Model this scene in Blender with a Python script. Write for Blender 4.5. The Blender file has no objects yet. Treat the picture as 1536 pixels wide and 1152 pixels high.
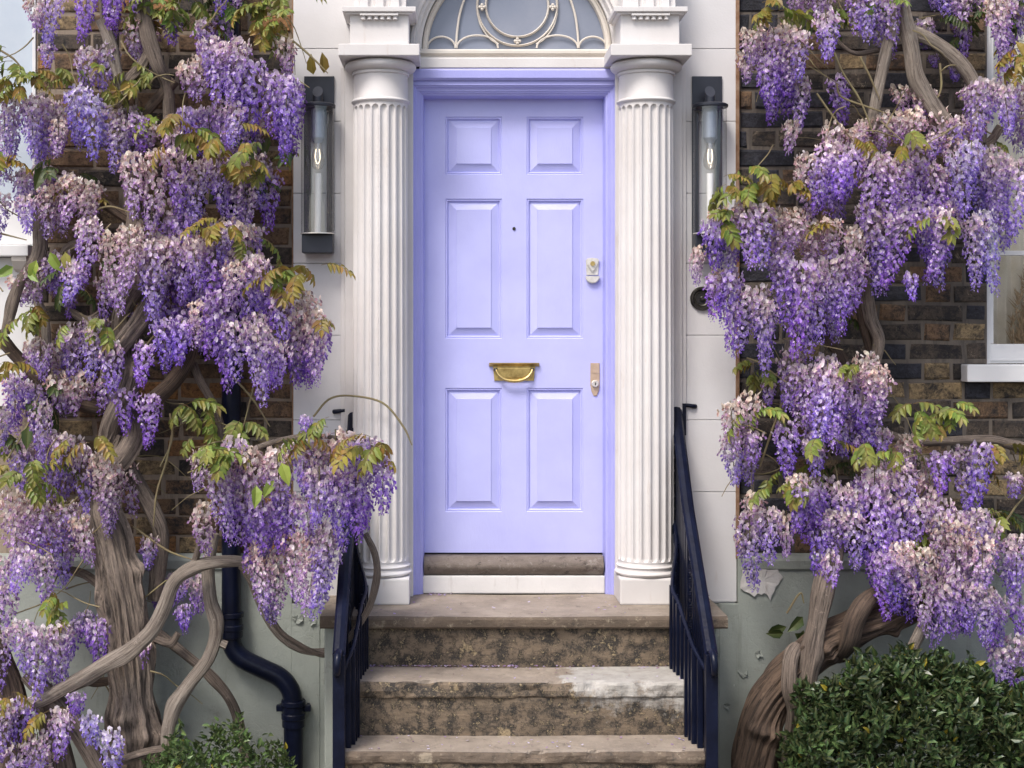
import bpy, bmesh, math, random
from mathutils import Vector, Matrix, noise
R = math.radians
rnd = random.Random(7)
S = bpy.context.scene
COL = S.collection

# ------------------------------------------------------------------ camera, world, sun, exposure
CAMX, CAMZ, D, FPX = -0.333, 1.31, 7.33, 2200.0
PX0, PY0 = 670.0, 500.0
cam_d = bpy.data.cameras.new('camera')
cam = bpy.data.objects.new('camera', cam_d); COL.objects.link(cam)
cam.location = (CAMX, -D, CAMZ); cam.rotation_euler = (R(90), 0, 0)
cam_d.sensor_width = 36.0; cam_d.lens = 36.0 * FPX / 1536.0
cam_d.shift_x = (768 - PX0) / 1536.0; cam_d.shift_y = -(576 - PY0) / 1536.0
cam_d.clip_start = 0.05; cam_d.clip_end = 500
S.camera = cam

W = bpy.data.worlds.new('World'); S.world = W; W.use_nodes = True
nt = W.node_tree
sky = nt.nodes.new('ShaderNodeTexSky'); sky.sky_type = 'NISHITA'; sky.sun_disc = False
SUN_EL, SUN_AZ = 55.0, 212.0          # azimuth measured from +Y clockwise; 180 = behind the camera
sky.sun_elevation = R(SUN_EL); sky.sun_rotation = R(SUN_AZ)
sky.air_density = 1.0; sky.dust_density = 4.0; sky.ozone_density = 1.0
nt.links.new(sky.outputs[0], nt.nodes['Background'].inputs[0])
nt.nodes['Background'].inputs[1].default_value = 0.115
sd = bpy.data.lights.new('sun', 'SUN'); sd.energy = 1.4; sd.angle = R(15); sd.color = (1, 0.965, 0.93)
so = bpy.data.objects.new('sun', sd); COL.objects.link(so)
az = R(SUN_AZ); el = R(SUN_EL)
sdir = Vector((math.sin(az) * math.cos(el), math.cos(az) * math.cos(el), math.sin(el)))
so.rotation_euler = (-sdir).to_track_quat('-Z', 'Y').to_euler()
so.location = sdir * 20
S.view_settings.view_transform = 'Standard'; S.view_settings.look = 'None'
S.view_settings.exposure = 1.0; S.view_settings.gamma = 1.0
S.cycles.use_denoising = True
S.cycles.max_bounces = 10; S.cycles.diffuse_bounces = 6; S.cycles.transparent_max_bounces = 12
S.cycles.caustics_reflective = False; S.cycles.caustics_refractive = False

def P(px, py, y=0.0):
    d = D + y
    return Vector((CAMX + (px - PX0) / FPX * d, y, CAMZ - (py - PY0) / FPX * d))
def X(px, y=0.0): return CAMX + (px - PX0) / FPX * (D + y)
def Z(py, y=0.0): return CAMZ - (py - PY0) / FPX * (D + y)
def LEN(px, y=0.0): return px / FPX * (D + y)

# ------------------------------------------------------------------ materials
def newmat(name):
    m = bpy.data.materials.new(name); m.use_nodes = True
    return m, m.node_tree, m.node_tree.nodes['Principled BSDF']
def N(t, kind, **kw):
    n = t.nodes.new(kind)
    for k, v in kw.items(): setattr(n, k, v)
    return n
def noise_node(t, vec, scale, detail=6, rough=.6, dist=0):
    n = N(t, 'ShaderNodeTexNoise'); n.inputs['Scale'].default_value = scale
    n.inputs['Detail'].default_value = detail; n.inputs['Roughness'].default_value = rough
    n.inputs['Distortion'].default_value = dist
    t.links.new(vec, n.inputs['Vector']); return n.outputs['Fac']
def ramp(t, fac, a, b, ca=(0, 0, 0, 1), cb=(1, 1, 1, 1)):
    r = N(t, 'ShaderNodeValToRGB'); r.color_ramp.elements[0].position = a; r.color_ramp.elements[1].position = b
    r.color_ramp.elements[0].color = ca; r.color_ramp.elements[1].color = cb
    t.links.new(fac, r.inputs[0]); return r.outputs[0]
def mix(t, fac, a, b, mode='MIX'):
    m = N(t, 'ShaderNodeMix', data_type='RGBA', blend_type=mode)
    for sock, v in ((0, fac), (6, a), (7, b)):
        if isinstance(v, bpy.types.NodeSocket): t.links.new(v, m.inputs[sock])
        elif sock == 0: m.inputs[0].default_value = v
        else: m.inputs[sock].default_value = (*v, 1) if len(v) == 3 else v
    return m.outputs[2]
def bump(t, bs, h, strength, dist=.01):
    b = N(t, 'ShaderNodeBump'); b.inputs['Strength'].default_value = strength; b.inputs['Distance'].default_value = dist
    t.links.new(h, b.inputs['Height']); t.links.new(b.outputs[0], bs.inputs['Normal'])
def pos(t): return N(t, 'ShaderNodeNewGeometry').outputs['Position']
def mapping(t, vec, scale):
    m = N(t, 'ShaderNodeMapping'); m.inputs['Scale'].default_value = scale
    t.links.new(vec, m.inputs['Vector']); return m.outputs[0]

def simple(name, c, rough=.5, metal=0.0, vary=.0, vscale=6, bs=0, bscale=80, c2=None, lo=.4, hi=.7, coat=0):
    m, t, b = newmat(name)
    b.inputs['Roughness'].default_value = rough; b.inputs['Metallic'].default_value = metal
    b.inputs['Coat Weight'].default_value = coat
    p = pos(t)
    if c2 is not None:
        f = ramp(t, noise_node(t, p, vscale, 8, .65), lo, hi)
        t.links.new(mix(t, f, c, c2), b.inputs['Base Color'])
    else: b.inputs['Base Color'].default_value = (*c, 1)
    if bs: bump(t, b, noise_node(t, p, bscale, 6, .6), bs, .004)
    return m

def stucco(name, c, c2, dirt, bs=.25, dirt_lo=.62):
    m, t, b = newmat(name); b.inputs['Roughness'].default_value = .75
    p = pos(t)
    col = mix(t, ramp(t, noise_node(t, p, 2.5, 6, .6), .35, .7), c, c2)
    col = mix(t, ramp(t, noise_node(t, mapping(t, p, (14, 14, 2.5)), 1.6, 9, .7), dirt_lo, dirt_lo + .16, (0, 0, 0, 1), (.55, .55, .55, 1)), col, dirt)
    col = mix(t, ramp(t, noise_node(t, p, 38, 5, .7), .70, .78, (0, 0, 0, 1), (.6, .6, .6, 1)), col, dirt)
    t.links.new(col, b.inputs['Base Color'])
    h = mix(t, .5, noise_node(t, p, 90, 6, .6), noise_node(t, p, 9, 5, .5))
    bump(t, b, h, bs, .006)
    return m
M = {}
M['stucco'] = stucco('painted_stucco', (.645, .635, .635), (.59, .575, .572), (.45, .38, .33))
M['trim'] = stucco('white_painted_stone', (.665, .645, .635), (.59, .562, .545), (.45, .36, .29), .2, .60)
M['trim_cream'] = stucco('cream_painted_wood', (.66, .62, .56), (.56, .51, .45), (.40, .33, .27), .1)
M['riser_white'] = stucco('chipped_white_paint', (.70, .685, .67), (.58, .57, .56), (.40, .37, .34), .3, .56)
M['white_wood'] = stucco('white_gloss_wood', (.70, .70, .695), (.63, .63, .63), (.50, .47, .44), .08)

def plinth_mat():
    m, t, b = newmat('sage_green_render'); b.inputs['Roughness'].default_value = .7
    p = pos(t)
    col = mix(t, ramp(t, noise_node(t, p, 3, 8, .65), .35, .7), (.32, .345, .31), (.25, .272, .24))
    col = mix(t, ramp(t, noise_node(t, p, 5.5, 11, .78), .58, .68, (0, 0, 0, 1), (.7, .7, .7, 1)), col, (.165, .16, .13))
    col = mix(t, ramp(t, noise_node(t, mapping(t, p, (9, 9, 1.2)), 1.6, 9, .7), .56, .70, (0, 0, 0, 1), (.45, .45, .45, 1)), col, (.17, .185, .155))
    col = mix(t, ramp(t, noise_node(t, mapping(t, p, (1, 1, .6)), 16, 8, .7), .68, .73), col, (.46, .48, .44))
    t.links.new(col, b.inputs['Base Color'])
    v = N(t, 'ShaderNodeTexVoronoi', feature='DISTANCE_TO_EDGE'); v.inputs['Scale'].default_value = 3.2
    t.links.new(mix(t, .28, p, noiseV(t, p, 4)), v.inputs['Vector'])
    h = mix(t, .16, noise_node(t, p, 50, 10, .7), ramp(t, v.outputs['Distance'], 0, .012))
    bump(t, b, h, .5, .008)
    return m
def noiseV(t, vec, scale):
    n = N(t, 'ShaderNodeTexNoise'); n.inputs['Scale'].default_value = scale; n.inputs['Detail'].default_value = 4
    t.links.new(vec, n.inputs['Vector']); return n.outputs['Color']
M['plinth'] = plinth_mat()

def door_mat(name, c, c2):
    m, t, b = newmat(name); b.inputs['Roughness'].default_value = .42
    p = pos(t)
    col = mix(t, ramp(t, noise_node(t, p, 3.5, 7, .6), .35, .7), c, c2)
    col = mix(t, ramp(t, noise_node(t, mapping(t, p, (1, 1, 3)), 9, 10, .75), .66, .72, (0, 0, 0, 1), (.32, .32, .32, 1)), col, (.42, .40, .58))
    t.links.new(col, b.inputs['Base Color'])
    bump(t, b, mix(t, .45, noise_node(t, mapping(t, p, (3, 3, 1)), 26, 6, .6), noise_node(t, mapping(t, p, (6, 6, .5)), 60, 5, .6)), .30, .005)
    return m
M['lilac'] = door_mat('lilac_gloss_paint', (.50, .512, .85), (.445, .452, .80))
M['lilac_frame'] = door_mat('lilac_frame_paint', (.395, .40, .76), (.35, .355, .72))

def brick_mat(name, c1, c2, soot, soot_lo, fleck=(.36, .29, .20), fleck_lo=.62):
    m, t, b = newmat(name); b.inputs['Roughness'].default_value = .85
    p = pos(t)
    oi = N(t, 'ShaderNodeObjectInfo').outputs['Random']
    col = mix(t, oi, c1, c2)
    col = mix(t, ramp(t, noise_node(t, p, 26, 10, .8), .40, .62), tuple(min(1, x * 1.35) for x in c1), col)
    col = mix(t, ramp(t, noise_node(t, p, 60, 8, .8), .50, .62), col, tuple(x * .35 for x in c1))
    sf = ramp(t, noise_node(t, p, 7.5, 12, .82, .4), soot_lo - .05, soot_lo + .07)
    col = mix(t, sf, col, soot)
    col = mix(t, ramp(t, noise_node(t, p, 17, 12, .85, .5), fleck_lo, fleck_lo + .05, (0, 0, 0, 1), (.85, .85, .85, 1)), col, fleck)
    t.links.new(col, b.inputs['Base Color'])
    bump(t, b, mix(t, .5, noise_node(t, p, 70, 10, .8), noise_node(t, p, 20, 8, .7)), 1.0, .02)
    return m
SOOT = (.020, .018, .018)
M['b_brown'] = brick_mat('brown_stock_brick', (.165, .100, .055), (.090, .058, .034), SOOT, .53)
M['b_orange'] = brick_mat('orange_stock_brick', (.27, .135, .05), (.17, .09, .042), SOOT, .58)
M['b_ochre'] = brick_mat('ochre_stock_brick', (.29, .21, .11), (.17, .12, .066), SOOT, .52)
M['b_dark'] = brick_mat('sooty_brick', (.080, .060, .044), (.042, .035, .030), SOOT, .50, (.30, .24, .17), .565)
M['b_black'] = brick_mat('blue_black_painted_brick', (.034, .034, .044), (.022, .022, .030), (.013, .013, .017), .5, (.14, .12, .10), .63)
M['mortar_l'] = stucco('sandy_mortar', (.27, .215, .16), (.175, .135, .10), (.06, .047, .038), .9, .50)
M['mortar_r'] = stucco('dark_mortar', (.17, .14, .11), (.07, .058, .048), (.022, .02, .018), .9, .47)

def stone_mat(name, base, base2, dark, ochre, dark_lo, patch=None, ds=13):
    m, t, b = newmat(name); b.inputs['Roughness'].default_value = .85
    p = pos(t)
    col = mix(t, ramp(t, noise_node(t, mapping(t, p, (1, 1, 3.5)), 5, 8, .65), .35, .68), base, base2)
    col = mix(t, ramp(t, noise_node(t, p, ds, 12, .8, .12), dark_lo, dark_lo + .10), col, dark)
    col = mix(t, ramp(t, noise_node(t, p, 34, 10, .8), .56, .63, (0, 0, 0, 1), (.75, .75, .75, 1)), col, ochre)
    col = mix(t, ramp(t, noise_node(t, p, 4.2, 8, .7), .62, .66, (0, 0, 0, 1), (.7, .7, .7, 1)), col, ochre)
    if patch:
        x0, zlo = patch
        sx = N(t, 'ShaderNodeSeparateXYZ'); t.links.new(p, sx.inputs[0])
        ma = N(t, 'ShaderNodeMath', operation='MULTIPLY_ADD'); ma.inputs[1].default_value = .55; 
        t.links.new(noise_node(t, p, 4.5, 8, .7), ma.inputs[0]); t.links.new(sx.outputs[0], ma.inputs[2])
        f1 = ramp(t, ma.outputs[0], x0 + .255, x0 + .285)
        mz = N(t, 'ShaderNodeMath', operation='MULTIPLY_ADD'); mz.inputs[1].default_value = .5
        t.links.new(noise_node(t, p, 7, 9, .75), mz.inputs[0]); t.links.new(sx.outputs[2], mz.inputs[2])
        ms = N(t, 'ShaderNodeMath', operation='SUBTRACT'); t.links.new(mz.outputs[0], ms.inputs[0]); ms.inputs[1].default_value = zlo
        f2 = ramp(t, ms.outputs[0], .2, .28)
        mm = N(t, 'ShaderNodeMath', operation='MULTIPLY'); t.links.new(f1, mm.inputs[0]); t.links.new(f2, mm.inputs[1])
        pc = mix(t, ramp(t, noise_node(t, p, 12, 8, .7), .4, .7), (.43, .41, .375), (.29, .268, .24))
        col = mix(t, mm.outputs[0], col, pc)
    t.links.new(col, b.inputs['Base Color'])
    bump(t, b, mix(t, .5, noise_node(t, p, 45, 10, .75), noise_node(t, mapping(t, p, (1, 1, 4)), 9, 8, .7)), .8, .014)
    return m
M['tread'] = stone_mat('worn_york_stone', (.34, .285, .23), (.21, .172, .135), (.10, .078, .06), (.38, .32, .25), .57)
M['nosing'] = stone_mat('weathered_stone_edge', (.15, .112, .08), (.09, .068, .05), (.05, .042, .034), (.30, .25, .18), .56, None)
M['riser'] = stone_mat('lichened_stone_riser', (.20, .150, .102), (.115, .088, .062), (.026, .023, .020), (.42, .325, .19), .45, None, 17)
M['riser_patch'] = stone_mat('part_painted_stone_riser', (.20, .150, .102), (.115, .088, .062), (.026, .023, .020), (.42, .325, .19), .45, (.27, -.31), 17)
M['tread_patch'] = stone_mat('part_painted_worn_stone', (.34, .285, .23), (.21, .172, .135), (.10, .078, .06), (.38, .32, .25), .57, (.22, -.31))
M['paving'] = stone_mat('grey_paving', (.20, .19, .175), (.15, .14, .13), (.08, .075, .07), (.26, .24, .21), .6)
M['threshold'] = stone_mat('bare_weathered_wood', (.20, .165, .14), (.12, .097, .08), (.05, .04, .033), (.28, .25, .22), .54)
M['iron'] = simple('navy_gloss_iron', (.003, .0045, .014), .30, 0, c2=(.006, .009, .026), vscale=9, bs=.45, bscale=45)
M['iron'].node_tree.nodes['Principled BSDF'].inputs['Specular IOR Level'].default_value = .22
M['lamp_metal'] = simple('blue_black_lamp_metal', (.030, .034, .048), .38, .3, c2=(.024, .027, .038), vscale=4, bs=.05, bscale=200)
M['brass'] = simple('aged_brass', (.66, .50, .20), .30, .8, c2=(.36, .25, .09), vscale=30, bs=.1)
M['chrome'] = simple('polished_nickel', (.82, .80, .77), .22, .45, c2=(.66, .63, .59), vscale=40)
M['bronze'] = simple('dull_brass_plate', (.62, .47, .34), .45, .5, c2=(.52, .38, .27), vscale=30)
M['dark'] = simple('dark_recess', (.012, .011, .010), .6, bs=.05)
M['rust'] = simple('rusty_fillet', (.20, .105, .055), .85, c2=(.32, .22, .15), vscale=14, bs=.6, bscale=40)
M['bell_metal'] = simple('blackened_bronze', (.035, .032, .026), .35, .6, c2=(.10, .095, .08), vscale=40)
M['curtain'] = simple('cream_blind', (.78, .71, .60), .8, c2=(.52, .45, .35), vscale=3)
M['room'] = simple('dim_room', (.25, .21, .17), .9, c2=(.16, .13, .10), vscale=2)
M['socket'] = simple('grey_socket', (.30, .34, .42), .35, .5, c2=(.24, .28, .36), vscale=20)

def glass(name, tint, base_gloss=.10, dirt=0.0):
    m, t, b = newmat(name); t.nodes.remove(b)
    out = t.nodes['Material Output']
    tr = N(t, 'ShaderNodeBsdfTransparent'); tr.inputs[0].default_value = (*tint, 1)
    gl = N(t, 'ShaderNodeBsdfGlossy'); gl.inputs['Roughness'].default_value = .03
    lw_ = N(t, 'ShaderNodeLayerWeight'); lw_.inputs['Blend'].default_value = .5
    pw_ = N(t, 'ShaderNodeMath', operation='POWER'); pw_.inputs[1].default_value = 3.5; t.links.new(lw_.outputs['Facing'], pw_.inputs[0])
    ad = N(t, 'ShaderNodeMath', operation='MULTIPLY_ADD'); ad.inputs[1].default_value = .55; ad.inputs[2].default_value = base_gloss; ad.use_clamp = True
    t.links.new(pw_.outputs[0], ad.inputs[0])
    mx = N(t, 'ShaderNodeMixShader'); t.links.new(ad.outputs[0], mx.inputs[0])
    t.links.new(tr.outputs[0], mx.inputs[1]); t.links.new(gl.outputs[0], mx.inputs[2])
    t.links.new(mx.outputs[0], out.inputs[0])
    return m
M['lamp_glass'] = glass('clear_lamp_glass', (.97, .975, .98), .11)
M['lamp_bulb_glass'] = glass('clear_bulb_glass', (.96, .94, .90), .22)
M['pane'] = glass('window_glass', (.95, .96, .96), .06)
M['fan_pane'] = simple('fan_glass_painted_reflection', (.20, .225, .29), .12, 0, c2=(.25, .27, .33), vscale=3, bs=.06, bscale=6)  # grey-blue sky reflection painted into the opaque pane colour
M['left_pane'] = simple('window_glass_painted_reflection', (.42, .48, .55), .12, 0, c2=(.50, .55, .60), vscale=2, bs=.05, bscale=5)  # pale blue stands for reflected sky, painted into the pane
def streak_mat():
    m, t, b = newmat('reflection_streak_tube'); b.inputs['Base Color'].default_value = (.86, .86, .85, 1); b.inputs['Roughness'].default_value = .25
    return m
M['streak'] = streak_mat()  # pale colour for the reflection streak added inside the lamps
def filament():
    m, t, b = newmat('warm_bulb'); b.inputs['Base Color'].default_value = (.9, .85, .75, 1); b.inputs['Roughness'].default_value = .1
    b.inputs['Emission Color'].default_value = (1, .80, .55, 1); b.inputs['Emission Strength'].default_value = 1.6
    return m
M['bulb'] = filament()

def bark_mat(name, c, c2, crev, s=1.0):
    m, t, b = newmat(name); b.inputs['Roughness'].default_value = .85
    a = N(t, 'ShaderNodeAttribute', attribute_name='barkco').outputs['Vector']
    n1 = noise_node(t, mapping(t, a, (4.6, 4.6, 2.4)), 3.0 * s, 10, .74, .9)
    n2 = noise_node(t, mapping(t, a, (11, 11, 5)), 4 * s, 9, .75, .4)
    p = pos(t)
    col = mix(t, ramp(t, noise_node(t, p, 7, 7, .65), .35, .68), c, c2)
    col = mix(t, ramp(t, n1, .40, .53, (1, 1, 1, 1), (0, 0, 0, 1)), col, crev)
    col = mix(t, ramp(t, n2, .36, .46, (.7, .7, .7, 1), (0, 0, 0, 1)), col, crev)
    col = mix(t, ramp(t, noise_node(t, p, 30, 6, .7), .62, .72, (0, 0, 0, 1), (.6, .6, .6, 1)), col, tuple(min(1, x * 1.7) for x in c))
    t.links.new(col, b.inputs['Base Color'])
    bump(t, b, mix(t, .4, n1, n2), 1.0, .022)
    return m
M['bark'] = bark_mat('grey_brown_wisteria_bark', (.32, .255, .205), (.20, .155, .125), (.055, .042, .034))
M['bark_dark'] = bark_mat('dark_brown_wisteria_bark', (.17, .115, .08), (.11, .075, .055), (.035, .024, .018))
M['bark_pale'] = bark_mat('pale_smooth_bark', (.42, .36, .30), (.30, .25, .205), (.13, .10, .08), .8)
M['twig'] = simple('green_brown_twig', (.17, .13, .07), .7, c2=(.24, .21, .10), vscale=12)

def petal_mat(name, trans, rough=.55, hue_var=True):
    m, t, b = newmat(name); b.inputs['Roughness'].default_value = rough
    out = t.nodes['Material Output']
    a = N(t, 'ShaderNodeAttribute', attribute_name='Col').outputs['Color']
    oi = N(t, 'ShaderNodeObjectInfo').outputs['Random']
    hs = N(t, 'ShaderNodeHueSaturation')
    r = N(t, 'ShaderNodeMapRange'); r.inputs[3].default_value = .82; r.inputs[4].default_value = 1.18
    t.links.new(oi, r.inputs[0]); t.links.new(r.outputs[0], hs.inputs['Value'])
    r2 = N(t, 'ShaderNodeMapRange'); r2.inputs[3].default_value = .488; r2.inputs[4].default_value = .512
    m2 = N(t, 'ShaderNodeMath', operation='FRACT'); mm = N(t, 'ShaderNodeMath', operation='MULTIPLY'); mm.inputs[1].default_value = 7.31
    t.links.new(oi, mm.inputs[0]); t.links.new(mm.outputs[0], m2.inputs[0]); t.links.new(m2.outputs[0], r2.inputs[0])
    t.links.new(r2.outputs[0], hs.inputs['Hue'])
    t.links.new(a, hs.inputs['Color'])
    t.links.new(hs.outputs[0], b.inputs['Base Color'])
    b.inputs['Specular IOR Level'].default_value = .3
    tl = N(t, 'ShaderNodeBsdfTranslucent'); t.links.new(hs.outputs[0], tl.inputs[0])
    mx = N(t, 'ShaderNodeMixShader'); mx.inputs[0].default_value = trans
    t.links.new(b.outputs[0], mx.inputs[1]); t.links.new(tl.outputs[0], mx.inputs[2]); t.links.new(mx.outputs[0], out.inputs[0])
    return m
M['petal'] = petal_mat('wisteria_petal', .42)
M['leaf'] = petal_mat('wisteria_leaf', .30, .42)
M['shrub_leaf'] = petal_mat('glossy_shrub_leaf', .08, .36)
M['shrub_leaf'].node_tree.nodes['Principled BSDF'].inputs['Specular IOR Level'].default_value = .6

# ------------------------------------------------------------------ object helpers
def link(name, me, mat, parent=None, smooth=False):
    o = bpy.data.objects.new(name, me); COL.objects.link(o)
    if mat is not None and not me.materials: me.materials.append(mat)
    if smooth:
        me.polygons.foreach_set('use_smooth', [True] * len(me.polygons)); me.set_sharp_from_angle(angle=R(38))
    if parent: o.parent = parent
    return o
def from_bm(name, bm, mat, parent=None, smooth=False):
    me = bpy.data.meshes.new(name); bmesh.ops.recalc_face_normals(bm, faces=bm.faces); bm.to_mesh(me); bm.free()
    o = link(name, me, mat, parent, smooth)
    return o
def empty(name, label, cat, group=None, loc=(0, 0, 0)):
    o = bpy.data.objects.new(name, None); COL.objects.link(o); o.location = loc; o.empty_display_size = .1
    o['label'] = label; o['category'] = cat; o['kind'] = 'thing'
    if group: o['group'] = group
    return o
def put(o, parent):
    """parent keeping world placement (parents are unrotated empties)"""
    o.parent = parent; o.location = o.location - parent.location
def box(bm, x0, x1, y0, y1, z0, z1, bev=0.0):
    g = bmesh.ops.create_cube(bm, size=1.0)
    vs = g['verts']
    for v in vs:
        v.co = Vector((x0 + (v.co.x + .5) * (x1 - x0), y0 + (v.co.y + .5) * (y1 - y0), z0 + (v.co.z + .5) * (z1 - z0)))
    if bev > 0:
        es = set(e for v in vs for e in v.link_edges)
        bmesh.ops.bevel(bm, geom=list(es), offset=bev, segments=2, affect='EDGES', profile=.6)
def pbox(name, mat, parent, x0, x1, y0, y1, z0, z1, bev=.004):
    bm = bmesh.new(); box(bm, x0, x1, y0, y1, z0, z1, bev)
    return attach(from_bm(name, bm, mat), parent)
def attach(o, parent):
    if parent is not None:
        o.parent = parent; o.location = o.location - parent.location
    return o
def lathe(bm, prof, cx, cy, seg=48, a0=0, a1=2 * math.pi):
    rings = []
    full = abs(a1 - a0 - 2 * math.pi) < 1e-6
    n = seg if full else seg + 1
    for r, z in prof:
        rings.append([bm.verts.new((cx + r * math.cos(a0 + (a1 - a0) * i / seg), cy + r * math.sin(a0 + (a1 - a0) * i / seg), z)) for i in range(n)])
    for a, b in zip(rings, rings[1:]):
        for i in range(seg):
            j = (i + 1) % n
            if not full and i + 1 >= n: continue
            bm.faces.new((a[i], a[j], b[j], b[i]))
    for rg, fl in ((rings[0], True), (rings[-1], False)):
        if (prof[0] if fl else prof[-1])[0] > 1e-4 and full:
            bm.faces.new(rg[::-1] if fl else rg)
def spline(pts, n):
    """Catmull-Rom through pts (Vectors with radius in .w as 4-tuples)"""
    P4 = [Vector(p) for p in pts]
    P4 = [P4[0] * 2 - P4[1]] + P4 + [P4[-1] * 2 - P4[-2]]
    out = []
    segs = len(P4) - 3
    for k in range(n + 1):
        u = k / n * segs; i = min(int(u), segs - 1); f = u - i
        p0, p1, p2, p3 = P4[i:i + 4]
        out.append(.5 * ((2 * p1) + (p2 - p0) * f + (2 * p0 - 5 * p1 + 4 * p2 - p3) * f * f + (3 * p1 - p0 - 3 * p2 + p3) * f ** 3))
    return out
def tube(name, pts, mat, parent, n=40, seg=12, rough=.0, ridge=0.0, seed=0, twist=0.0, knots=0):
    """pts: (x,y,z,r). Builds a tapered tube with noisy bark relief; 'barkco' follows the limb."""
    sp = spline(pts, n)
    co = [Vector(p[:3]) for p in sp]; rs = [max(p[3], .0008) for p in sp]
    verts, faces, bc = [], [], []
    up = None; dist = 0
    kn = [(random.Random(seed + 31 * k).random(), random.Random(seed + 77 * k).random() * 6.28) for k in range(knots)]
    for i in range(n + 1):
        t = (co[min(i + 1, n)] - co[max(i - 1, 0)]).normalized()
        if up is None:
            up = t.cross(Vector((0, 1, 0)))
            if up.length < .1: up = t.cross(Vector((1, 0, 0)))
            up.normalize()
        up = (up - t * up.dot(t)).normalized(); bi = t.cross(up)
        if i: dist += (co[i] - co[i - 1]).length
        for j in range(seg):
            a = 2 * math.pi * j / seg + twist * dist
            r = rs[i]
            if rough or ridge:
                ca, sa = math.cos(a - twist * dist), math.sin(a - twist * dist)
                r *= 1 + rough * noise.noise(Vector((ca * 1.2 + seed, sa * 1.2, dist * 5)))
                r *= 1 + ridge * (abs(noise.noise(Vector((ca * 3.1, sa * 3.1 + seed, dist * 1.6)))) * 2 - .5)
            for kt, ka in kn:
                dd = ((i / n - kt) * n * .35) ** 2 + (((a - ka + math.pi) % 6.283 - math.pi) * 1.3) ** 2
                r *= 1 + .35 * math.exp(-dd)
            verts.append(co[i] + (up * math.cos(a) + bi * math.sin(a)) * r)
            bc.append((math.cos(a - twist * dist) * .5 + seed * .37, math.sin(a - twist * dist) * .5, dist * .9))
    for i in range(n):
        for j in range(seg):
            k = (j + 1) % seg
            faces.append((i * seg + j, i * seg + k, (i + 1) * seg + k, (i + 1) * seg + j))
    faces.append(tuple(range(seg))[::-1]); faces.append(tuple(n * seg + j for j in range(seg)))
    me = bpy.data.meshes.new(name); me.from_pydata([tuple(v) for v in verts], [], faces)
    at = me.attributes.new('barkco', 'FLOAT_VECTOR', 'POINT')
    at.data.foreach_set('vector', [c for b in bc for c in b])
    o = link(name, me, mat, None, True)
    return attach(o, parent)

# ================================================================== SETTING: pavement
GZ = -.95
bm = bmesh.new(); box(bm, -14, 14, -16, .3, GZ - .1, GZ)
o = from_bm('pavement', bm, M['paving']); o['kind'] = 'structure'

# ================================================================== rendered surround of the door (stucco wall)
SY = 0.0                       # front plane of the stucco
WX0, WX1 = X(440), X(1105)
HZ = 3.75
sw = empty('stucco_wall', 'off-white stucco door surround with scored block joints between the two brick walls', 'wall', loc=(X(770), .1, 0))
joints = [Z(p) for p in (-150, -37, 73, 182, 290, 395, 503, 630, 738, 903)]
def ashlar(x0, x1):
    for a, b in zip(joints, joints[1:]):
        bm = bmesh.new(); box(bm, x0, x1, SY, SY + .16, b + .0012, a - .0012, .003)
        attach(from_bm('stucco_block', bm, M['stucco']), sw)
DX0, DX1 = X(612), X(932)      # opening edges
ashlar(WX0, DX0); ashlar(DX1, WX1)
pbox('backing', M['stucco'], sw, WX0 + .005, DX0, SY + .012, SY + .22, Z(905), HZ - .01, 0)
pbox('backing', M['stucco'], sw, DX1, WX1 - .005, SY + .012, SY + .22, Z(905), HZ - .01, 0)
pbox('backing', M['dark'], sw, DX0 + .001, DX1 - .001, .24, .26, 0, HZ - .01, 0)  # unseen dark sheet added behind the opening, stops light leaking through
# spandrel round the fanlight arch
FCX, FCZ = X(776), Z(72)
def arch_panel(name, mat, parent, r, x0, x1, z0, z1, y0, y1):
    """wall from z0 up to z1 with a semicircular hole of radius r centred on (FCX,FCZ)"""
    bm = bmesh.new()
    angs = sorted(set([i * math.pi / 48 for i in range(49)] + [math.atan2(z1 - FCZ, x1 - FCX), math.atan2(z1 - FCZ, x0 - FCX)]))
    inn, outr = [], []
    for a in angs:
        c, s = math.cos(a), math.sin(a)
        inn.append((FCX + r * c, FCZ + r * s))
        k = min([v for v in ((x1 - FCX) / c if c > 1e-6 else 9e9, (x0 - FCX) / c if c < -1e-6 else 9e9, (z1 - FCZ) / s if s > 1e-6 else 9e9)])
        outr.append((FCX + k * c, FCZ + k * s))
    def q(y, lst): return [bm.verts.new((x, y, z)) for x, z in lst]
    fi, fo, bi, bo = q(y0, inn), q(y0, outr), q(y1, inn), q(y1, outr)
    for i in range(len(angs) - 1):
        bm.faces.new((fi[i], fi[i + 1], fo[i + 1], fo[i])); bm.faces.new((bi[i], bo[i], bo[i + 1], bi[i + 1]))
        bm.faces.new((fi[i], bi[i], bi[i + 1], fi[i + 1])); bm.faces.new((fo[i], fo[i + 1], bo[i + 1], bo[i]))
    attach(from_bm(name, bm, mat), parent)
AR = LEN(159)
arch_panel('arch_spandrel', M['stucco'], sw, AR, DX0 - .001, DX1 + .001, FCZ, HZ, SY + .004, SY + .2)

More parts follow.
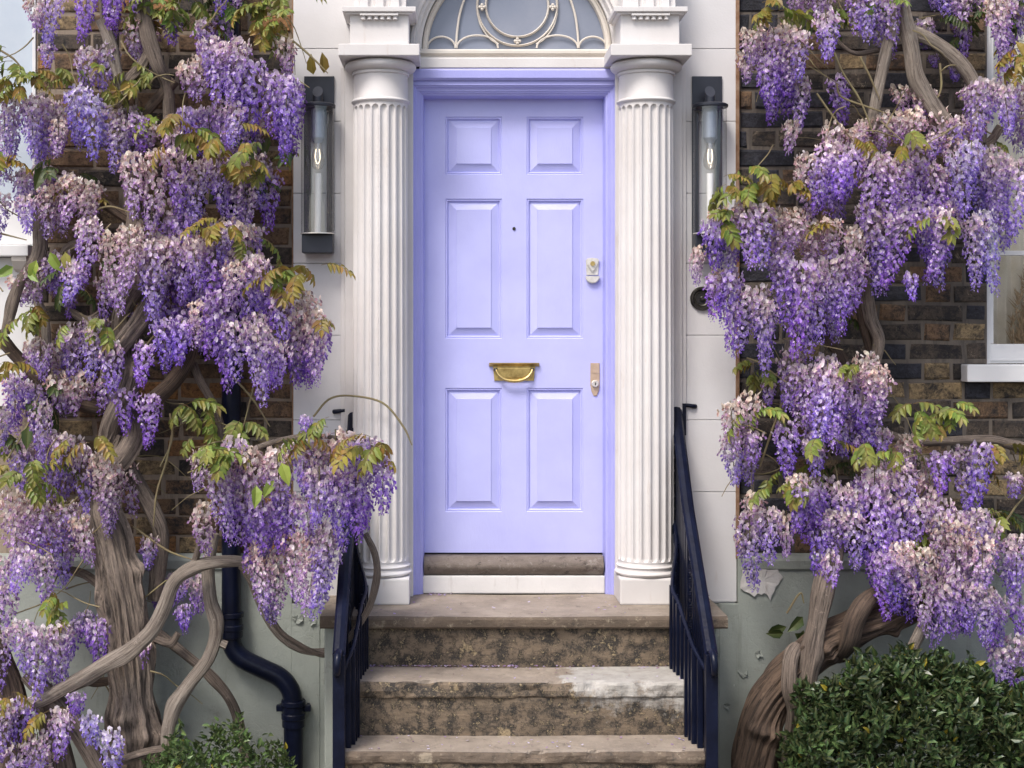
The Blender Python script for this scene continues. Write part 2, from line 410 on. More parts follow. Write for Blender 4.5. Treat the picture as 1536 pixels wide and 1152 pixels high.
# ================================================================== fanlight
fl = empty('fanlight', 'half-round fanlight window with circle tracery above the lilac door', 'window', loc=(FCX, .1, FCZ))
def arc_sweep(bm, prof, a0=0.0, a1=math.pi, seg=64, cx=None, cz=None):
    """prof: list of (radius, y) swept about the fanlight centre"""
    cx = FCX if cx is None else cx; cz = FCZ if cz is None else cz
    rings = []
    for i in range(seg + 1):
        a = a0 + (a1 - a0) * i / seg
        rings.append([bm.verts.new((cx + r * math.cos(a), y, cz + r * math.sin(a))) for r, y in prof])
    for A, B in zip(rings, rings[1:]):
        for k in range(len(prof) - 1): bm.faces.new((A[k], A[k + 1], B[k + 1], B[k]))
bm = bmesh.new()
r0 = LEN(159)
arc_sweep(bm, [(r0 + .004, .05), (r0 + .004, -.012), (r0 - .012, -.016), (r0 - .018, .004), (r0 - .030, .004), (r0 - .040, .03), (r0 - .050, .035), (r0 - .050, .10)])
attach(from_bm('arch_moulding', bm, M['trim']), fl)
bm = bmesh.new()
r1 = LEN(143)
arc_sweep(bm, [(r1, .115), (r1, .06), (r1 - .008, .055), (r1 - .012, .064), (r1 - .024, .07), (r1 - .028, .09), (r1 - .028, .115)])
attach(from_bm('arch_frame', bm, M['trim_cream']), fl)
GY = .105
bm = bmesh.new()
vs = [bm.verts.new((FCX + (r1 - .005) * math.cos(math.pi * i / 48), GY, FCZ + (r1 - .005) * math.sin(math.pi * i / 48))) for i in range(49)]
bm.faces.new(vs)
ex = bmesh.ops.extrude_face_region(bm, geom=bm.faces[:]); bmesh.ops.translate(bm, verts=[v for v in ex['geom'] if isinstance(v, bmesh.types.BMVert)], vec=(0, .006, 0))
attach(from_bm('pane', bm, M['fan_pane']), fl)
TY = GY - .014
def bar(pts, r, name='glazing_bar', parent=fl, mat='trim_cream', n=32, seg=8):
    return tube(name, [(*p[:3], r * .78) for p in pts], M[mat], parent, n=n, seg=seg)
def FP(px, py): return P(px, py, TY)
def ring(px, py, rpx):
    bm = bmesh.new(); r = LEN(rpx, TY); c = FP(px, py); w = .0065
    pr = [(r - w, TY + .01), (r - w * .6, TY - .004), (r, TY - .008), (r + w * .6, TY - .004), (r + w, TY + .01)]
    arc_sweep(bm, pr, 0, 2 * math.pi, 72, c.x, c.z)
    attach(from_bm('tracery_ring', bm, M['trim_cream'], smooth=True), fl)
ring(776, 8, 60); ring(776, 8, 47)
bar([FP(684, 71), FP(686, 45), FP(690, 20), FP(698, -5), FP(712, -38)], .0075)
bar([FP(868, 71), FP(866, 45), FP(862, 20), FP(854, -5), FP(840, -38)], .0075)
for c, rx, ry in ((662, 21, 17), (716, 31, 19), (836, 31, 19), (889, 21, 17)):
    bar([FP(c + rx * math.cos(a), 72 - ry * math.sin(a)) for a in [math.pi * i / 12 for i in range(13)]], .0065)
bar([FP(748, 66), FP(735, 58), FP(722, 40), FP(716, 20)], .005); bar([FP(804, 66), FP(817, 58), FP(830, 40), FP(836, 20)], .005)
for cx_, cz_ in ((723, 11), (829, 11), (776, 62)):
    bm = bmesh.new(); c = FP(cx_, cz_)
    for dx, dz in ((0, 0), (1, 0), (-1, 0), (0, 1), (0, -1)):
        bmesh.ops.create_icosphere(bm, subdivisions=2, radius=.0085, matrix=Matrix.Translation(c + Vector((dx * .011, -.006, dz * .011))))
    attach(from_bm('tracery_boss', bm, M['trim_cream'], smooth=True), fl)
# sill / transom under it
tx0, tx1 = X(629), X(921)
def zprof(name, mat, parent, prof, x0, x1):
    """extrude a (y,z) profile along x"""
    bm = bmesh.new()
    a = [bm.verts.new((x0, y, z)) for y, z in prof]; b = [bm.verts.new((x1, y, z)) for y, z in prof]
    n = len(prof)
    for i in range(n): bm.faces.new((a[i], a[(i + 1) % n], b[(i + 1) % n], b[i]))
    bm.faces.new(a[::-1]); bm.faces.new(b)
    return attach(from_bm(name, bm, mat), parent)
zprof('sill_moulding', M['trim_cream'], fl, [(.12, Z(71)), (.03, Z(72)), (.012, Z(75)), (.012, Z(79)), (.03, Z(82)), (.03, Z(86)), (.12, Z(86))], tx0 - .02, tx1 + .02)
zprof('transom_rail', M['trim'], fl, [(.12, Z(86.3)), (.0, Z(86.3)), (-.006, Z(88)), (-.006, Z(101)), (0, Z(103)), (.12, Z(103))], tx0, tx1)

# ================================================================== door frame (lilac)
df = sw
DY = .13
def frame_sweep(name, prof, x0, x1, zb, zt, mat, parent):
    """prof: (inset, y). U shape: left jamb, head, right jamb, mitred"""
    bm = bmesh.new(); rows = []
    for (u, y) in prof:
        rows.append([bm.verts.new(p) for p in ((x0 + u, y, zb), (x0 + u, y, zt - u), (x1 - u, y, zt - u), (x1 - u, y, zb))])
    for A, B in zip(rows, rows[1:]):
        for k in range(3): bm.faces.new((A[k], A[k + 1], B[k + 1], B[k]))
    o = from_bm(name, bm, mat); return attach(o, parent)
FZ = Z(121)
fp = [(0, .10), (0, .012), (.020, .010), (.024, .016), (.028, .017), (.033, .026), (.040, .030), (.046, .030), (.049, .036), (.0535, .036), (.058, .044), (.066, .048), (.070, .06), (.074, DY + .03)]
frame_sweep('door_frame', fp, X(614), X(930), -.005, FZ, M['lilac_frame'], df)
zprof('door_head_board', M['lilac_frame'], df, [(.1, Z(103.4)), (-.004, Z(103.4)), (-.008, Z(106)), (-.008, Z(117)), (.004, Z(120.6)), (.1, Z(120.6))], X(618), X(926))

# ================================================================== front door
fd = empty('front_door', 'pale lilac six-panel front door at the top of the stone steps', 'door', loc=(X(771, DY), DY, Z(830, DY)))
ddx0, ddx1, ddz0, ddz1 = X(635.5, DY), X(907, DY), Z(829, DY), Z(147, DY)
xs_ = [X(p, DY) for p in (668, 753, 790, 875)]
zs_ = [Z(p, DY) for p in (768, 582, 508, 298, 262, 175)]
cxs = [ddx0, xs_[0], xs_[1], xs_[2], xs_[3], ddx1]
czs = [ddz0] + zs_ + [ddz1]
bm = bmesh.new()
holes = [(c, r) for c in (1, 3) for r in (1, 3, 5)]
V = {}
def vv(i, j):
    if (i, j) not in V: V[i, j] = bm.verts.new((cxs[i], DY, czs[j]))
    return V[i, j]
hv = []
for i in range(5):
    for j in range(7):
        vs4 = (vv(i, j), vv(i + 1, j), vv(i + 1, j + 1), vv(i, j + 1))
        if (i, j) in holes: hv.append(vs4)
        else: bm.faces.new(vs4)
for vs4 in hv:                                                   # moulding running into each panel recess
    cur = list(vs4)
    for inset, dy in ((.004, .006), (.009, .004), (.013, .012), (.016, .018)):
        xsn = (cxs[0],)
        x0 = vs4[0].co.x; x1 = vs4[1].co.x; z0 = vs4[0].co.z; z1 = vs4[2].co.z
        nw = [bm.verts.new((x, DY + dy, z)) for x, z in ((x0 + inset, z0 + inset), (x1 - inset, z0 + inset), (x1 - inset, z1 - inset), (x0 + inset, z1 - inset))]
        for k in range(4): bm.faces.new((cur[k], cur[(k + 1) % 4], nw[(k + 1) % 4], nw[k]))
        cur = nw
be = [e for e in bm.edges if e.is_boundary]
attach(from_bm('door_leaf', bm, M['lilac']), fd)
for (i, j) in holes:                                             # raised and fielded panels
    x0, x1, z0, z1 = cxs[i] + .0155, cxs[i + 1] - .0155, czs[j] + .0155, czs[j + 1] - .0155
    bm = bmesh.new(); rings = []
    for inset, dy in ((0, .0215), (0, .0185), (.004, .0165), (.0385, .004), (.0405, -.001), (.0425, -.001)):
        rings.append([bm.verts.new((x, DY + dy, z)) for x, z in ((x0 + inset, z0 + inset), (x1 - inset, z0 + inset), (x1 - inset, z1 - inset), (x0 + inset, z1 - inset))])
    for A, B in zip(rings, rings[1:]):
        for k in range(4): bm.faces.new((A[k], A[(k + 1) % 4], B[(k + 1) % 4], B[k]))
    bm.faces.new(rings[-1])
    attach(from_bm('door_panel', bm, M['lilac']), fd)
pbox('door_core', M['lilac'], fd, ddx0, ddx1, DY + .023, DY + .06, ddz0, ddz1, 0)
# letterbox: plate, cornice, flap, swing handle
lp = P(771, 558, DY)
def poly_plate(name, pts, y0, y1, mat, parent, bev=.0015):
    bm = bmesh.new()
    f = bm.faces.new([bm.verts.new((x, y1, z)) for x, z in pts])
    ex = bmesh.ops.extrude_face_region(bm, geom=[f])
    bmesh.ops.translate(bm, verts=[v for v in ex['geom'] if isinstance(v, bmesh.types.BMVert)], vec=(0, y0 - y1, 0))
    if bev:
        fe = [e for e in bm.edges if all(abs(v.co.y - y0) < 1e-5 for v in e.verts)]
        bmesh.ops.bevel(bm, geom=fe, offset=bev, segments=2, affect='EDGES')
    return attach(from_bm(name, bm, mat), parent)
w2 = LEN(36, DY)
lb = poly_plate('letterbox', [(lp.x - w2 * .82, lp.z - .044), (lp.x + w2 * .82, lp.z - .044), (lp.x + w2 * .88, lp.z + .028), (lp.x - w2 * .88, lp.z + .028)], DY - .008, DY + .001, M['brass'], fd)
def sub(o, parent):           # sub-part: parent carries no rotation, but has a location
    off = parent.location + (parent.parent.location if parent.parent else Vector((0, 0, 0)))
    o.parent = parent; o.location = o.location - off; return o
zprof_o = zprof('letterbox_cornice', M['brass'], None, [(DY, lp.z + .029), (DY - .010, lp.z + .029), (DY - .014, lp.z + .034), (DY - .022, lp.z + .039), (DY - .026, lp.z + .044), (DY - .026, lp.z + .047), (DY, lp.z + .047)], lp.x - w2 * 1.04, lp.x + w2 * 1.04)
sub(zprof_o, lb)
bm = bmesh.new(); box(bm, lp.x - .083, lp.x + .083, DY - .013, DY - .0085, lp.z - .030, lp.z + .020, .002)
sub(from_bm('letterbox_flap', bm, M['brass']), lb)
hh = tube('letterbox_handle', [(lp.x - .092, DY - .022, lp.z + .012, .006), (lp.x - .080, DY - .03, lp.z - .012, .006), (lp.x - .05, DY - .035, lp.z - .036, .0075), (lp.x, DY - .036, lp.z - .045, .009), (lp.x + .05, DY - .035, lp.z - .036, .0075), (lp.x + .080, DY - .03, lp.z - .012, .006), (lp.x + .092, DY - .022, lp.z + .012, .006)], M['brass'], None, 30, 10)
sub(hh, lb)
for sx in (-1, 1):
    bm = bmesh.new(); bmesh.ops.create_uvsphere(bm, u_segments=12, v_segments=8, radius=.010, matrix=Matrix.Translation((lp.x + sx * .094, DY - .016, lp.z + .012)))
    sub(from_bm('handle_pivot', bm, M['bell_metal'], smooth=True), lb)
# upper lock
lk = P(888.5, 398, DY)
ulock = poly_plate('rim_lock', [(lk.x - .034, lk.z + .026), (lk.x - .028, lk.z + .032), (lk.x + .028, lk.z + .032), (lk.x + .034, lk.z + .026), (lk.x + .032, lk.z - .0), (lk.x + .03, lk.z - .05), (lk.x - .03, lk.z - .05), (lk.x - .032, lk.z - .0)], DY - .006, DY + .001, M['chrome'], fd)
sh = poly_plate('shield', [(lk.x - .034, lk.z + .026), (lk.x - .026, lk.z + .035), (lk.x, lk.z + .039), (lk.x + .026, lk.z + .035), (lk.x + .034, lk.z + .026), (lk.x + .028, lk.z + .004), (lk.x + .012, lk.z - .022), (lk.x, lk.z - .034), (lk.x - .012, lk.z - .022), (lk.x - .028, lk.z + .004)], DY - .018, DY - .0065, M['chrome'], None, .004); sub(sh, ulock)
pull = poly_plate('finger_pull', [(lk.x + .036 * math.cos(a), lk.z - .056 + .036 * math.sin(a)) for a in [math.pi + math.pi * i / 14 for i in range(15)]], DY - .022, DY - .0065, M['chrome'], None, .004); sub(pull, ulock)
bm = bmesh.new(); bmesh.ops.create_cone(bm, cap_ends=True, segments=20, radius1=.013, radius2=.012, depth=.008, matrix=Matrix.Translation((lk.x, DY - .021, lk.z + .008)) @ Matrix.Rotation(R(90), 4, 'X'))
sub(from_bm('key_cylinder', bm, M['brass']), ulock)
# lower escutcheon
le = P(892.5, 569, DY)
esc = poly_plate('lock_plate', [(le.x - .023, le.z + .083), (le.x + .023, le.z + .083), (le.x + .024, le.z - .03), (le.x + .018, le.z - .062), (le.x + .008, le.z - .084), (le.x - .008, le.z - .084), (le.x - .018, le.z - .062), (le.x - .024, le.z - .03)], DY - .007, DY + .001, M['bronze'], fd, .003)
bm = bmesh.new(); bmesh.ops.create_cone(bm, cap_ends=True, segments=24, radius1=.019, radius2=.015, depth=.014, matrix=Matrix.Translation((le.x, DY - .014, le.z - .022)) @ Matrix.Rotation(R(90), 4, 'X'))
cyl = from_bm('key_cylinder', bm, M['chrome']); sub(cyl, esc)
bm = bmesh.new(); box(bm, le.x - .0025, le.x + .0025, DY - .0225, DY - .020, le.z - .029, le.z - .015)
sub(from_bm('keyhole', bm, M['dark']), esc)
pbox('plate_line', M['bronze'], fd, le.x - .023, le.x + .023, DY - .009, DY - .0065, le.z + .033, le.z + .036, .0008)
# peephole
ph = P(771, 343, DY)
bm = bmesh.new()
lathe(bm, [(.0085, 0), (.0085, .004), (.006, .006), (.006, .003), (.0, .003)], 0, 0, 20)
for v in bm.verts: v.co = Vector((ph.x + v.co.x, DY - v.co.z, ph.z + v.co.y))
attach(from_bm('peephole', bm, M['bell_metal']), fd)

# threshold + white riser
ts = empty('door_threshold', 'bare grey wooden door threshold on a chipped white riser', 'threshold', loc=(X(771), .05, 0))
tz0, tz1 = Z(863, .06), Z(835, .06)
pr = [(.2, tz0), (.075, tz0)] + [(.075 - .034 * math.sin(math.pi * i / 10), tz0 + (tz1 - tz0) * i / 10) for i in range(1, 10)] + [(.075, tz1), (.2, tz1)]
zprof('wooden_sill', M['threshold'], ts, pr, X(636), X(907))
pbox('white_riser', M['riser_white'], ts, X(634), X(909), .052, .2, 0.0, tz0 - .002, .006)
pbox('gap_shade_strip', M['dark'], ts, X(634), X(909), DY + .035, DY + .05, tz1, ddz0 + .02, 0)  # near-black strip paints the shade in the gap under the door

# ================================================================== columns
def column(cxp, label):
    CY = -.115
    cx = X(cxp, CY)
    c = empty('column', label, 'column', 'columns flanking the door', (cx, CY, 0))
    s = (D + CY) / FPX
    zz = lambda py: Z(py, CY - .14)
    # plinth, base
    hw = 45 * (D + CY - .13) / FPX
    pbox('plinth', M['trim'], c, cx - hw, cx + hw, CY - hw, SY + .004, 0, zz(868), .008)
    bm = bmesh.new(); r = 42 * s
    def tor(z0, z1, rr, k=.5):  # convex roll
        return [(rr + (z1 - z0) * k * math.sin(math.pi * i / 8), z0 + (z1 - z0) * i / 8) for i in range(9)]
    prof = [(r * 1.0, zz(868))] + tor(zz(867), zz(859), r + .004, .55) + [(r + .004, zz(858.5))] + [(r + .002, zz(856))] + tor(zz(855.5), zz(851), r + .0015, .5) + [(r - .001, zz(850)), (r - .002, zz(845))]
    lathe(bm, prof, cx, CY, 64); attach(from_bm('base', bm, M['trim'], smooth=True), c)
    # fluted shaft
    z0, z1 = zz(846), zz(151); nfl, per = 20, 12; seg = nfl * per
    hs = [0, .004, .007, .010, .014, .018, .024, .03] + [.03 + (z1 - z0 - .075) * i / 12 for i in range(1, 13)] + [z1 - z0 - .045 + k * .0028 for k in range(1, 13)] + [z1 - z0 - .008, z1 - z0]
    verts, faces = [], []
    def fl_depth(h):
        hb = min(1, max(0, (h - .004) / .02)); ht = min(1, max(0, ((z1 - z0 - .014) - h) / .018))
        return min(hb, 1), min(ht, 1)
    for h in hs:
        taper = r * (1 - .035 * (h / (z1 - z0)) ** 1.6)
        b, tp = fl_depth(h)
        for j in range(seg):
            u = (j % per) / per
            w = .76                                           # flute width of the pitch
            q = (u - .5) / (w / 2)
            d = 0
            lim = math.sqrt(max(0, 1 - (1 - tp) ** 2)) * math.sqrt(max(0, 1 - (1 - b) ** 2))
            if abs(q) < lim: d = .0145 * math.sqrt(max(0, 1 - (q / max(lim, .01)) ** 2)) * (lim ** .3)
            a = 2 * math.pi * j / seg
            verts.append((cx + (taper - d) * math.cos(a), CY + (taper - d) * math.sin(a), z0 + h))
    for i in range(len(hs) - 1):
        for j in range(seg):
            k = (j + 1) % seg; faces.append((i * seg + j, i * seg + k, (i + 1) * seg + k, (i + 1) * seg + j))
    me = bpy.data.meshes.new('shaft'); me.from_pydata(verts, [], faces)
    attach(link('fluted_shaft', me, M['trim']), c)
    # capital
    rt = r * .97
    bm = bmesh.new()
    prof = [(rt, z1 - .002)] + tor(zz(150.5), zz(144), rt + .002, .45) + [(rt + .001, zz(143.5)), (rt - .002, zz(108)), (rt - .002, zz(107.6)), (rt + .006, zz(107)), (rt + .008, zz(105)), (rt + .006, zz(103.2)), (rt + .002, zz(102.8)), (rt + .008, zz(102.2))]
    zr0, zr1 = zz(101.5), Z(83.5, CY - .195)
    for i in range(0, 17):                                     # echinus: a bold half-round
        a = math.pi * (i / 16) * .92
        prof.append((rt + .008 + .033 * math.sin(a), zr0 + (zr1 - zr0) * (1 - math.cos(a)) / 2))
    prof += [(rt + .010, zr1 + .001), (rt + .010, zr1 + .006)]
    lathe(bm, prof, cx, CY, 64); attach(from_bm('capital', bm, M['trim'], smooth=True), c)
    ha = 61 * (D + CY - .2) / FPX
    yf = CY - ha + .0
    za = lambda py: Z(py, yf)
    pbox('abacus', M['trim'], c, cx - ha, cx + ha, yf, SY - .001, za(83), za(65.5), .004)
    hb = 44 * (D + CY - .13) / FPX; yb = CY - hb
    zb = lambda py: Z(py, yb)
    pbox('entablature_block', M['trim'], c, cx - hb, cx + hb, yb, SY - .001, za(65.5) , zb(22), .003)
    pbox('fillet', M['trim'], c, cx - hb - .02, cx + hb + .02, yb - .022, SY - .001, zb(22), zb(19.5), .002)
    hc = hb + .035
    pbox('cornice', M['trim'], c, cx - hc, cx + hc, yb - .035, SY - .001, zb(19.4), zb(12), .003)
    pbox('guttae_rail', M['trim'], c, cx - .092, cx + .092, yb - .030, yb + .002, zb(24.8), zb(22.1), .001)
    for k in range(6):
        gx = cx - .077 + k * .0308
        bm = bmesh.new(); lathe(bm, [(.0125, zb(30)), (.0095, zb(24.9))], gx, yb - .012, 12)
        attach(from_bm('gutta', bm, M['trim'], smooth=False), c)
    # triglyph block above
    zt0, zt1 = zb(11.9), zb(-120)
    pbox('frieze_block', M['trim'], c, cx - hb * .9, cx + hb * .9, yb + .03, SY - .001, zt0, zt1, .002)
    for k in range(3):
        gx = cx + (k - 1) * .075
        bm = bmesh.new()
        pts = [(gx - .028, yb + .0295), (gx - .019, yb + .008), (gx + .019, yb + .008), (gx + .028, yb + .0295)]
        lo = [bm.verts.new((x, y, zt0)) for x, y in pts]; hi = [bm.verts.new((x, y, zt1)) for x, y in pts]
        for q in range(4): bm.faces.new((lo[q], lo[(q + 1) % 4], hi[(q + 1) % 4], hi[q]))
        bm.faces.new(lo[::-1]); bm.faces.new(hi)
        attach(from_bm('triglyph_bar', bm, M['trim']), c)
    # flat pilaster strip behind
    pw = 52 * D / FPX
    xa, xb = X(518) if cxp < 770 else X(922), X(620) if cxp < 770 else X(1022)
    pbox('pilaster', M['trim'], c, xa, xb, -.035, SY - .0005, .0, za(84), .004)
    pbox('pilaster_edge', M['trim'], c, (xa - .022) if cxp < 770 else xb + .001, (xa - .001) if cxp < 770 else (xb + .022), -.016, SY - .0005, .0, za(84), .003)
column(571, 'white fluted column left of the lilac door')
column(969, 'white fluted column right of the lilac door')

# ================================================================== brick walls
BY = .03                       # brick face, set back from the stucco
def brick_meshes(w, h, n, seed):
    out = []
    for k in range(n):
        rr = random.Random(seed + k)
        bm = bmesh.new(); d = .07
        g = bmesh.ops.create_cube(bm, size=1)
        for v in bm.verts: v.co = Vector((v.co.x * w, v.co.y * d, v.co.z * h))
        ff = [e for e in bm.edges if all(v.co.y < 0 for v in e.verts)]
        bmesh.ops.bevel(bm, geom=ff, offset=.009, segments=1, affect='EDGES')
        for v in bm.verts:
            v.co += Vector((rr.uniform(-1, 1) * .0042, rr.uniform(-1, 1) * .0030, rr.uniform(-1, 1) * .0042))
        me = bpy.data.meshes.new('brick'); bmesh.ops.recalc_face_normals(bm, faces=bm.faces); bm.to_mesh(me); bm.free(); out.append(me)
    return out
CH = LEN(29, BY)
STW, HDW, JT = LEN(86, BY), LEN(42, BY), .013
def mats_for(kind, px, py, rr):
    u = rr.random()
    if kind == 'left':
        tab = [('b_brown', .5), ('b_orange', .22 if py < 200 or py > 650 else .12), ('b_ochre', .12), ('b_dark', 1)]
    else:
        dark = px < 1210 
        tab = [('b_black', .72), ('b_dark', .22), ('b_brown', 1)] if dark else [('b_dark', .48), ('b_brown', .20), ('b_ochre', .14), ('b_black', 1)]
    for n_, p_ in tab:
        if u < p_: return n_
        u -= p_
    return tab[-1][0]
def clip_bricks(kind, wall, px0, px1, py0, py1, holes, seed):
    cache = {}
    rr = random.Random(seed); cnt = 0
    z = Z(py1, BY); row = 0
    while z < Z(py0, BY):
        zc = z + CH / 2; py = PY0 + (CAMZ - zc) * FPX / (D + BY)
        x = X(px0, BY) - STW - HDW + ((STW - HDW) / 2 if row % 2 else 0) + rr.uniform(-.012, .012); k = row % 2
        while x < X(px1, BY):
            w = STW if (k % 2 == 0) else HDW
            x0, x1 = max(x, X(px0, BY)), min(x + w, X(px1, BY))
            for (hx0, hx1, hz0, hz1) in holes:
                if hz0 < zc < hz1:
                    if x0 < hx0 < x1: x1 = hx0
                    elif x0 < hx1 < x1: x0 = hx1
                    elif x0 >= hx0 and x1 <= hx1: x1 = x0
            if x1 - x0 > .03:
                bw = round((x1 - x0 - JT) / .02) * .02 if abs(x1 - x0 - w) > .002 else w - JT
                m_ = mats_for(kind, PX0 + ((x0 + x1) / 2 - CAMX) * FPX / (D + BY), py, rr)
                key = (round(bw, 3), m_, rr.randrange(3))
                if key not in cache:
                    me = brick_meshes(bw, CH - JT, 1, len(cache) * 13 + seed)[0]; me.materials.append(M[m_]); cache[key] = me
                o = bpy.data.objects.new('brick', cache[key]); COL.objects.link(o)
                o.location = Vector(((x0 + x1) / 2 + rr.uniform(-.002, .002), BY + .035 + rr.uniform(-.006, .004), zc + rr.uniform(-.0025, .0025))) - wall.location
                o.rotation_euler = (0, rr.uniform(-.016, .016), rr.uniform(-.012, .012)); o.parent = wall; cnt += 1
            x += w; k += 1
        z += CH; row += 1
    return cnt
wl = empty('brick_wall', 'brown and orange stock brick wall behind the left wisteria', 'wall', 'brick walls either side of the door', (X(250), .1, 0))
wr = empty('brick_wall', 'sooty dark brick wall behind the right wisteria beside the sash window', 'wall', 'brick walls either side of the door', (X(1320), .1, 0))
PLZ = Z(832, BY)
LWX = X(54, BY)                # right edge of left window opening
RWX0, RWZ0, RWZ1 = X(1481, BY), Z(574, BY), Z(-100, BY)
def mortar(wall, mat, x0, x1, z0, z1):
    pbox('mortar_bed', mat, wall, x0, x1, BY + .0055, BY + .25, z0, z1, 0)
mortar(wl, M['mortar_l'], LWX, WX0, PLZ, HZ)
mortar(wl, M['mortar_l'], -3.6, LWX, PLZ, Z(610, BY))
mortar(wr, M['mortar_r'], WX1, RWX0, PLZ, HZ)
mortar(wr, M['mortar_r'], RWX0, 3.3, PLZ, RWZ0)
mortar(wr, M['mortar_r'], RWX0, 3.3, RWZ1, HZ)
n1 = clip_bricks('left', wl, 54, 440, -20, 832, [(-9, LWX, Z(610, BY), 9)], 3)
n2 = clip_bricks('right', wr, 1106, 1545, -20, 832, [(RWX0, 9, RWZ0, RWZ1)], 11)
print('bricks', n1, n2)
pbox('edge_fillet', M['rust'], wr, X(1103.5), X(1109), -.006, BY + .012, Z(838), HZ - .02, .003)
pbox('edge_fillet', M['rust'], wl, X(437.5), X(440.5), .006, BY + .012, Z(838), HZ - .02, .002)

# green rendered plinth wall
pw = empty('plinth_wall', 'sage green rendered base of the house wall, stained and flaking', 'wall', loc=(X(770), .1, GZ))
pbox('render', M['plinth'], pw, -3.6, X(438.5), -.012, .25, GZ, PLZ, .006)
pbox('render', M['plinth'], pw, X(1106), 3.3, -.012, .25, GZ, PLZ, .006)
pbox('render', M['plinth'], pw, X(438.5) - .004, X(480), -.0105, .2, GZ, Z(905), .004)
pbox('render', M['plinth'], pw, X(1078), X(1106) + .004, -.0105, .2, GZ, Z(905), .004)
pbox('render', M['plinth'], pw, X(480) - .002, X(1078) + .002, -.006, .2, GZ, Z(906), 0)
zprof('render_lip', M['plinth'], pw, [(-.013, Z(856)), (-.026, Z(852)), (-.030, Z(840)), (-.022, Z(833)), (.03, Z(831)), (.03, Z(856))], X(1112), 3.3)
zprof('render_lip', M['plinth'], pw, [(-.013, Z(856)), (-.026, Z(852)), (-.030, Z(840)), (-.022, Z(833)), (.03, Z(831)), (.03, Z(856))], -3.6, X(438))
# flaking white paint below the stucco edge
def flake(pts, y, curl, mat=M['riser_white']):
    bm = bmesh.new(); c = sum((P(a, b, y) for a, b in pts), Vector()) / len(pts)
    rim = []
    for i in range(len(pts)):
        a, b = Vector(pts[i]), Vector(pts[(i + 1) % len(pts)])
        for f in (0, .33, .66):
            q = a.lerp(b, f) + Vector((rnd.uniform(-2, 2), rnd.uniform(-2, 2)))
            rim.append(bm.verts.new(P(q.x, q.y, y - curl * rnd.uniform(.2, 1))))
    cv = bm.verts.new(Vector((c.x, y - .002, c.z)))
    for i in range(len(rim)): bm.faces.new((cv, rim[i], rim[(i + 1) % len(rim)]))
    ex = bmesh.ops.extrude_face_region(bm, geom=bm.faces[:]); bmesh.ops.translate(bm, verts=[v for v in ex['geom'] if isinstance(v, bmesh.types.BMVert)], vec=(0, .002, 0))
    attach(from_bm('paint_flake', bm, mat), pw)
M['flake'] = stucco('dirty_peeling_paint', (.62, .60, .58), (.46, .44, .42), (.22, .15, .11), .5, .50)
flake([(1113, 852), (1128, 848), (1150, 855), (1163, 850), (1174, 866), (1163, 880), (1157, 901), (1146, 889), (1131, 893), (1112, 884)], -.018, .007, M['flake'])
for cx_, cy_, s_ in ((1138, 982, 7), (1115, 1012, 8), (1090, 1060, 5), (445, 930, 9), (468, 935, 6)):
    flake([(cx_ - s_, cy_ - s_ * .6), (cx_ + s_ * .7, cy_ - s_), (cx_ + s_, cy_ + s_ * .4), (cx_ - s_ * .3, cy_ + s_ * .7)], -.014, .012, M['plinth'])

# ================================================================== steps
st = empty('stone_steps', 'worn brown stone steps leading up to the lilac door', 'steps', loc=(0, -.6, GZ))
def eroded_slab(name, x0, x1, y0, y1, z0, z1, mat, seed, amp=.006, parent=st):
    bm = bmesh.new(); nx, ny = 120, 10
    def chip(p):
        q = noise.noise(Vector((p[0] * 6.5 + seed * 3, 1.7, p[2] * 4))) + .5 * noise.noise(Vector((p[0] * 11 + seed, 2.2, p[2] * 5)))
        return min(.035, max(0, q - .22) * .09) * (amp / .015)
    def jit(p): return noise.noise(Vector((p[0] * 5 + seed, p[1] * 5, p[2] * 9))) * amp + noise.noise(Vector((p[0] * 22 + seed, p[1] * 22, p[2] * 30))) * amp * .5
    prof = [(y1, z0), (y0 + .006, z0), (y0, z0 + .008)]
    hgt = z1 - z0
    prof += [(y0 - .001, z0 + hgt * .45), (y0, z1 - .014), (y0 + .006, z1 - .004), (y0 + .018, z1)] + [(y0 + .018 + (y1 - y0 - .018) * k / ny, z1) for k in range(1, ny + 1)]
    rows = []
    for i in range(nx + 1):
        x = x0 + (x1 - x0) * i / nx
        row = []
        for k, (y, z) in enumerate(prof):
            j = jit((x, y, z)); e = 1 if 0 < k < len(prof) - 1 else 0
            sag = -.006 * math.exp(-((x) / .35) ** 2) if z > z1 - .003 else 0
            cq = chip((x, y, z)) * {3: .25, 4: .8, 5: 1.0, 6: .9}.get(k, 0)
            row.append(bm.verts.new((x, y - j * e * (1.4 if k < 8 else 0) + cq, z + sag + (j * .35 * e if k > 4 else 0) - (cq * .55 if k in (4, 5, 6) else 0))))
        rows.append(row)
    n = len(prof)
    for A, B in zip(rows, rows[1:]):
        for k in range(n): bm.faces.new((A[k], A[(k + 1) % n], B[(k + 1) % n], B[k]))
    bm.faces.new(rows[0][::-1]); bm.faces.new(rows[-1])
    return attach(from_bm(name, bm, mat, smooth=False), parent)
RH = .2365
fy = [-.55, -.83, -1.09, -1.37]
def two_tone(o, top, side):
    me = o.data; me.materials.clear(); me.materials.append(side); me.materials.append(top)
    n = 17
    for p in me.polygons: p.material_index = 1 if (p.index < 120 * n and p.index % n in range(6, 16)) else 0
o = eroded_slab('landing_slab', -.919, .967, fy[0], .05, -.056, 0, M['nosing'], 1, .004); two_tone(o, M['tread'], M['nosing'])
SX0, SX1 = -.81, .815
